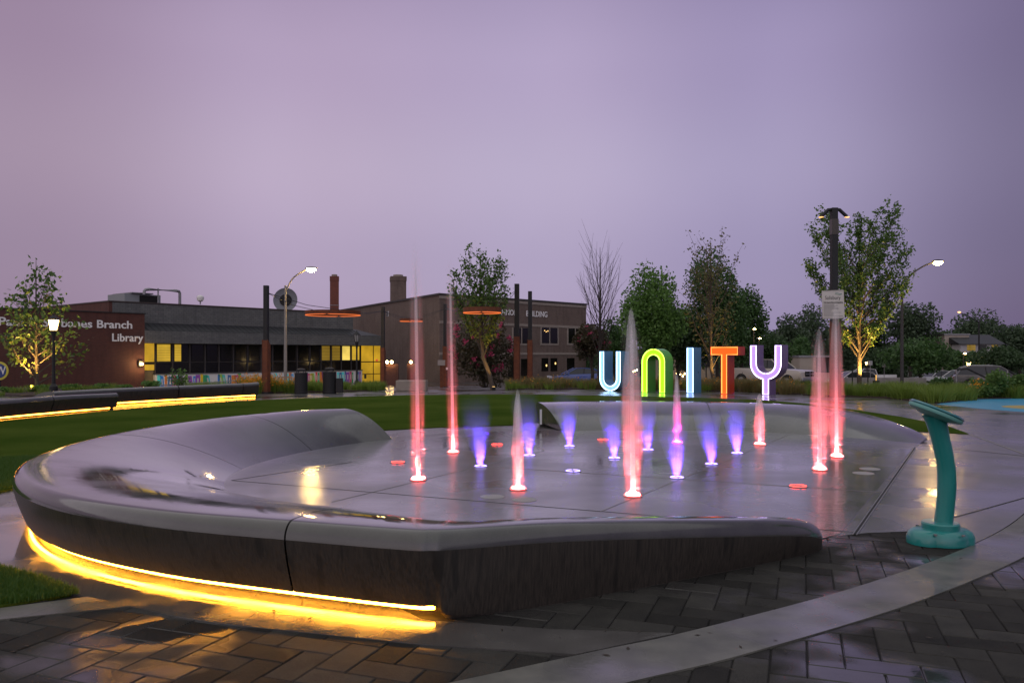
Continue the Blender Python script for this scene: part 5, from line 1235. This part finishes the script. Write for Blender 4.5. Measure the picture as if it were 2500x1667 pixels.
# stakes and stair rails near the grey car
st = thing('stair_railing', 'dark metal stair rails slanting beside the grey car', 'railing')
for a_, b_, Y in (((2335, 902), (2362, 900), 30), ((2362, 900), (2440, 938), 30), ((2460, 903), (2520, 942), 30)):
    MB().tube([P(a_[0], a_[1], Y), P(b_[0], b_[1], Y)], .035, 6).build('rail', M['dark'], st)
for a_, yb in ((2335, 902), (2440, 938), (2460, 903)):
    p = P(a_, yb, 30); MB().tube([p, V((p.x, p.y, 0))], .03, 6).build('post', M['steel'], st)
for px, yt, lab in ((2081, 893, 'thin dark tree stake left of elm trunk'), (2119, 893, 'thin dark tree stake right of elm trunk'), (1724, 885, 'thin dark tree stake behind letter T')):
    Y = 35; x = PX(px, Y); o = MB().tube([(0, 0, -.1), (0, 0, PZ(yt, Y) - terrain(x, Y))], .025, 6).build('tree_stake', M['dark'], None, loc=(x, Y, terrain(x, Y))); tag(o, lab, 'stake')
pb = thing('path_light', 'short black post with amber light strip right of the elm', 'path light', (PX(2139, 33), 33, 0))
MB().lohi((-.10, -.10, 0), (.10, .10, .32)).build('box', M['dark'], pb); MB().tube([(0, 0, .3), (0, 0, PZ(915, 33))], .018, 6).build('light_stick', emit('amber_stick', (1, .5, .08), 1.2), pb)
# houses beyond the car park
def house(label, x0, x1, yt, yb, Y, mat, roof=None, lit=()):
    a, b = PX(x0, Y), PX(x1, Y); zt, zb = PZ(yt, Y), PZ(yb, Y); zg = terrain((a + b) / 2, Y) - .5
    r = thing('distant_house', label, 'house', ((a + b) / 2, Y, 0)); w = b - a
    MB().lohi((-w / 2, 0, zg), (w / 2, 6, zt)).build('wall', mat, r)
    if roof:
        mm = MB(); mm.prism([(-.4, zt), (6.4, zt), (3, zt + roof)], -w / 2 - .3, w / 2 + .3, 'x'); mm.build('roof', M['roof'], r)
    else: MB().lohi((-w / 2 - .1, -.1, zt + .002), (w / 2 + .1, 6.1, zt + .18)).build('roof_edge', M['steel'], r)
    for (lx, ly, lw, lh, em) in lit:
        MB().lohi((PX(lx, Y) - (a + b) / 2 - lw / 2, -.05, PZ(ly, Y) - lh / 2), (PX(lx, Y) - (a + b) / 2 + lw / 2, -.003, PZ(ly, Y) + lh / 2)).build('window', M['lit_dim'] if em else M['glass_dark'], r)
house('cream flat-roofed house half hidden by trees at right', 2306, 2366, 818, 860, 98, M['cream'], None, ((2330, 835, .8, 1.0, 0),))
house('long white low house below the cream one', 2345, 2445, 840, 880, 96, simple('white_clapboard', (.45, .44, .44), .7), 1.2, ((2371, 849, 1.0, .7, 1), (2428, 848, .7, .6, 1), (2400, 850, .8, .8, 0)))
house('beige low shop behind the letters N and I', 1600, 1752, 868, 930, 76, M['cream'], None, ((1663, 892, .9, .9, 0), (1628, 880, .8, .6, 0), (1718, 885, 1.4, .8, 0)))
house('pale garage block behind the stop sign', 1952, 2030, 872, 915, 80, M['cream'], None, ((2010, 890, 1.5, 1.6, 0),))
sl_r = thing('string_lights', 'row of small warm bulbs under the shop awning', 'string lights', (0, 0, 0))
for i, (px, py) in enumerate(((1546, 907), (1550, 905), (1555, 903), (1652, 912), (1661, 913), (1672, 912), (1710, 911), (1751, 904), (1667, 918))):
    p = P(px, py, 74 if px > 1600 else 66); MB().lathe([(.02, -.07), (.06, 0), (.02, .07)], 8).build('bulb', M['warm'], sl_r, True, loc=p)
    MB().tube([p, p + V((0, 0, .5))], .01, 4).build('cord', M['dark'], sl_r)
MB().tube([P(1546, 902, 66), P(1555, 899, 66)], .02, 4).build('cord', M['dark'], sl_r); MB().tube([P(1650, 899, 74), P(1752, 896, 74)], .02, 4).build('cord', M['dark'], sl_r)
for i, (px, py, lab) in enumerate(((1842, 803, 'faint distant lamp in dark trees, upper of two'), (1855, 826, 'faint distant lamp in dark trees, lower of two'), (2356, 863, 'faint amber lamp among trees left of far lantern'))):
    Y = 60; p = P(px, py, Y); z0 = terrain(p.x, Y); r = thing('distant_lamp', lab, 'lamp', (p.x, Y, z0))
    MB().tube([(0, .2, 0), (0, .2, p.z - z0), (0, 0, p.z - z0 + .05)], .04, 6).build('pole', M['dark'], r); MB().lathe([(.03, -.05), (.12, 0), (.03, .05)], 10, (0, 0, p.z - z0)).build('lens', M['warm'], r, True)
# wind-blown leaf litter and grit on the wet paving
def litter():
    rng = np.random.RandomState(77); c = []
    for (cx, cy, sx, sy, n) in ((2.6, 5.75, .35, .16, 26), (2.2, 5.2, .6, .3, 10), (-1.6, 4.25, 1.0, .12, 16), (1.6, 3.7, 1.2, .3, 14), (4.2, 7.5, 1.2, 1.6, 26), (-2.2, 3.9, .8, .3, 10), (.4, 4.0, .8, .1, 8)):
        p = rng.normal(size=(n, 2)) * (sx * .5, sy * .5) + (cx, cy); c += [(a, b, .007) for a, b in p if not inside((a, b), ring_out_poly)]
    o = quads(np.array(c), .035, rng, flat=.97, aspect=.5, name='leaf_litter', mat=simple('dead_leaf', (.035, .024, .014), .7)); co = np.empty(len(o.data.vertices) * 3); o.data.vertices.foreach_get('co', co)
    co = co.reshape(-1, 3); co[:, 2] = .007 + np.clip((co[:, 2] - .007) * .12, -.001, .004); o.data.vertices.foreach_set('co', co.ravel()); o.data.update()
    tag(o, 'scattered dead leaf bits and grit on the wet paving', 'leaf litter', kind='stuff')
litter()
print('objects', len(bpy.data.objects), 'tris', sum(len(o.data.polygons) for o in bpy.data.objects if o.type == 'MESH') * 2)
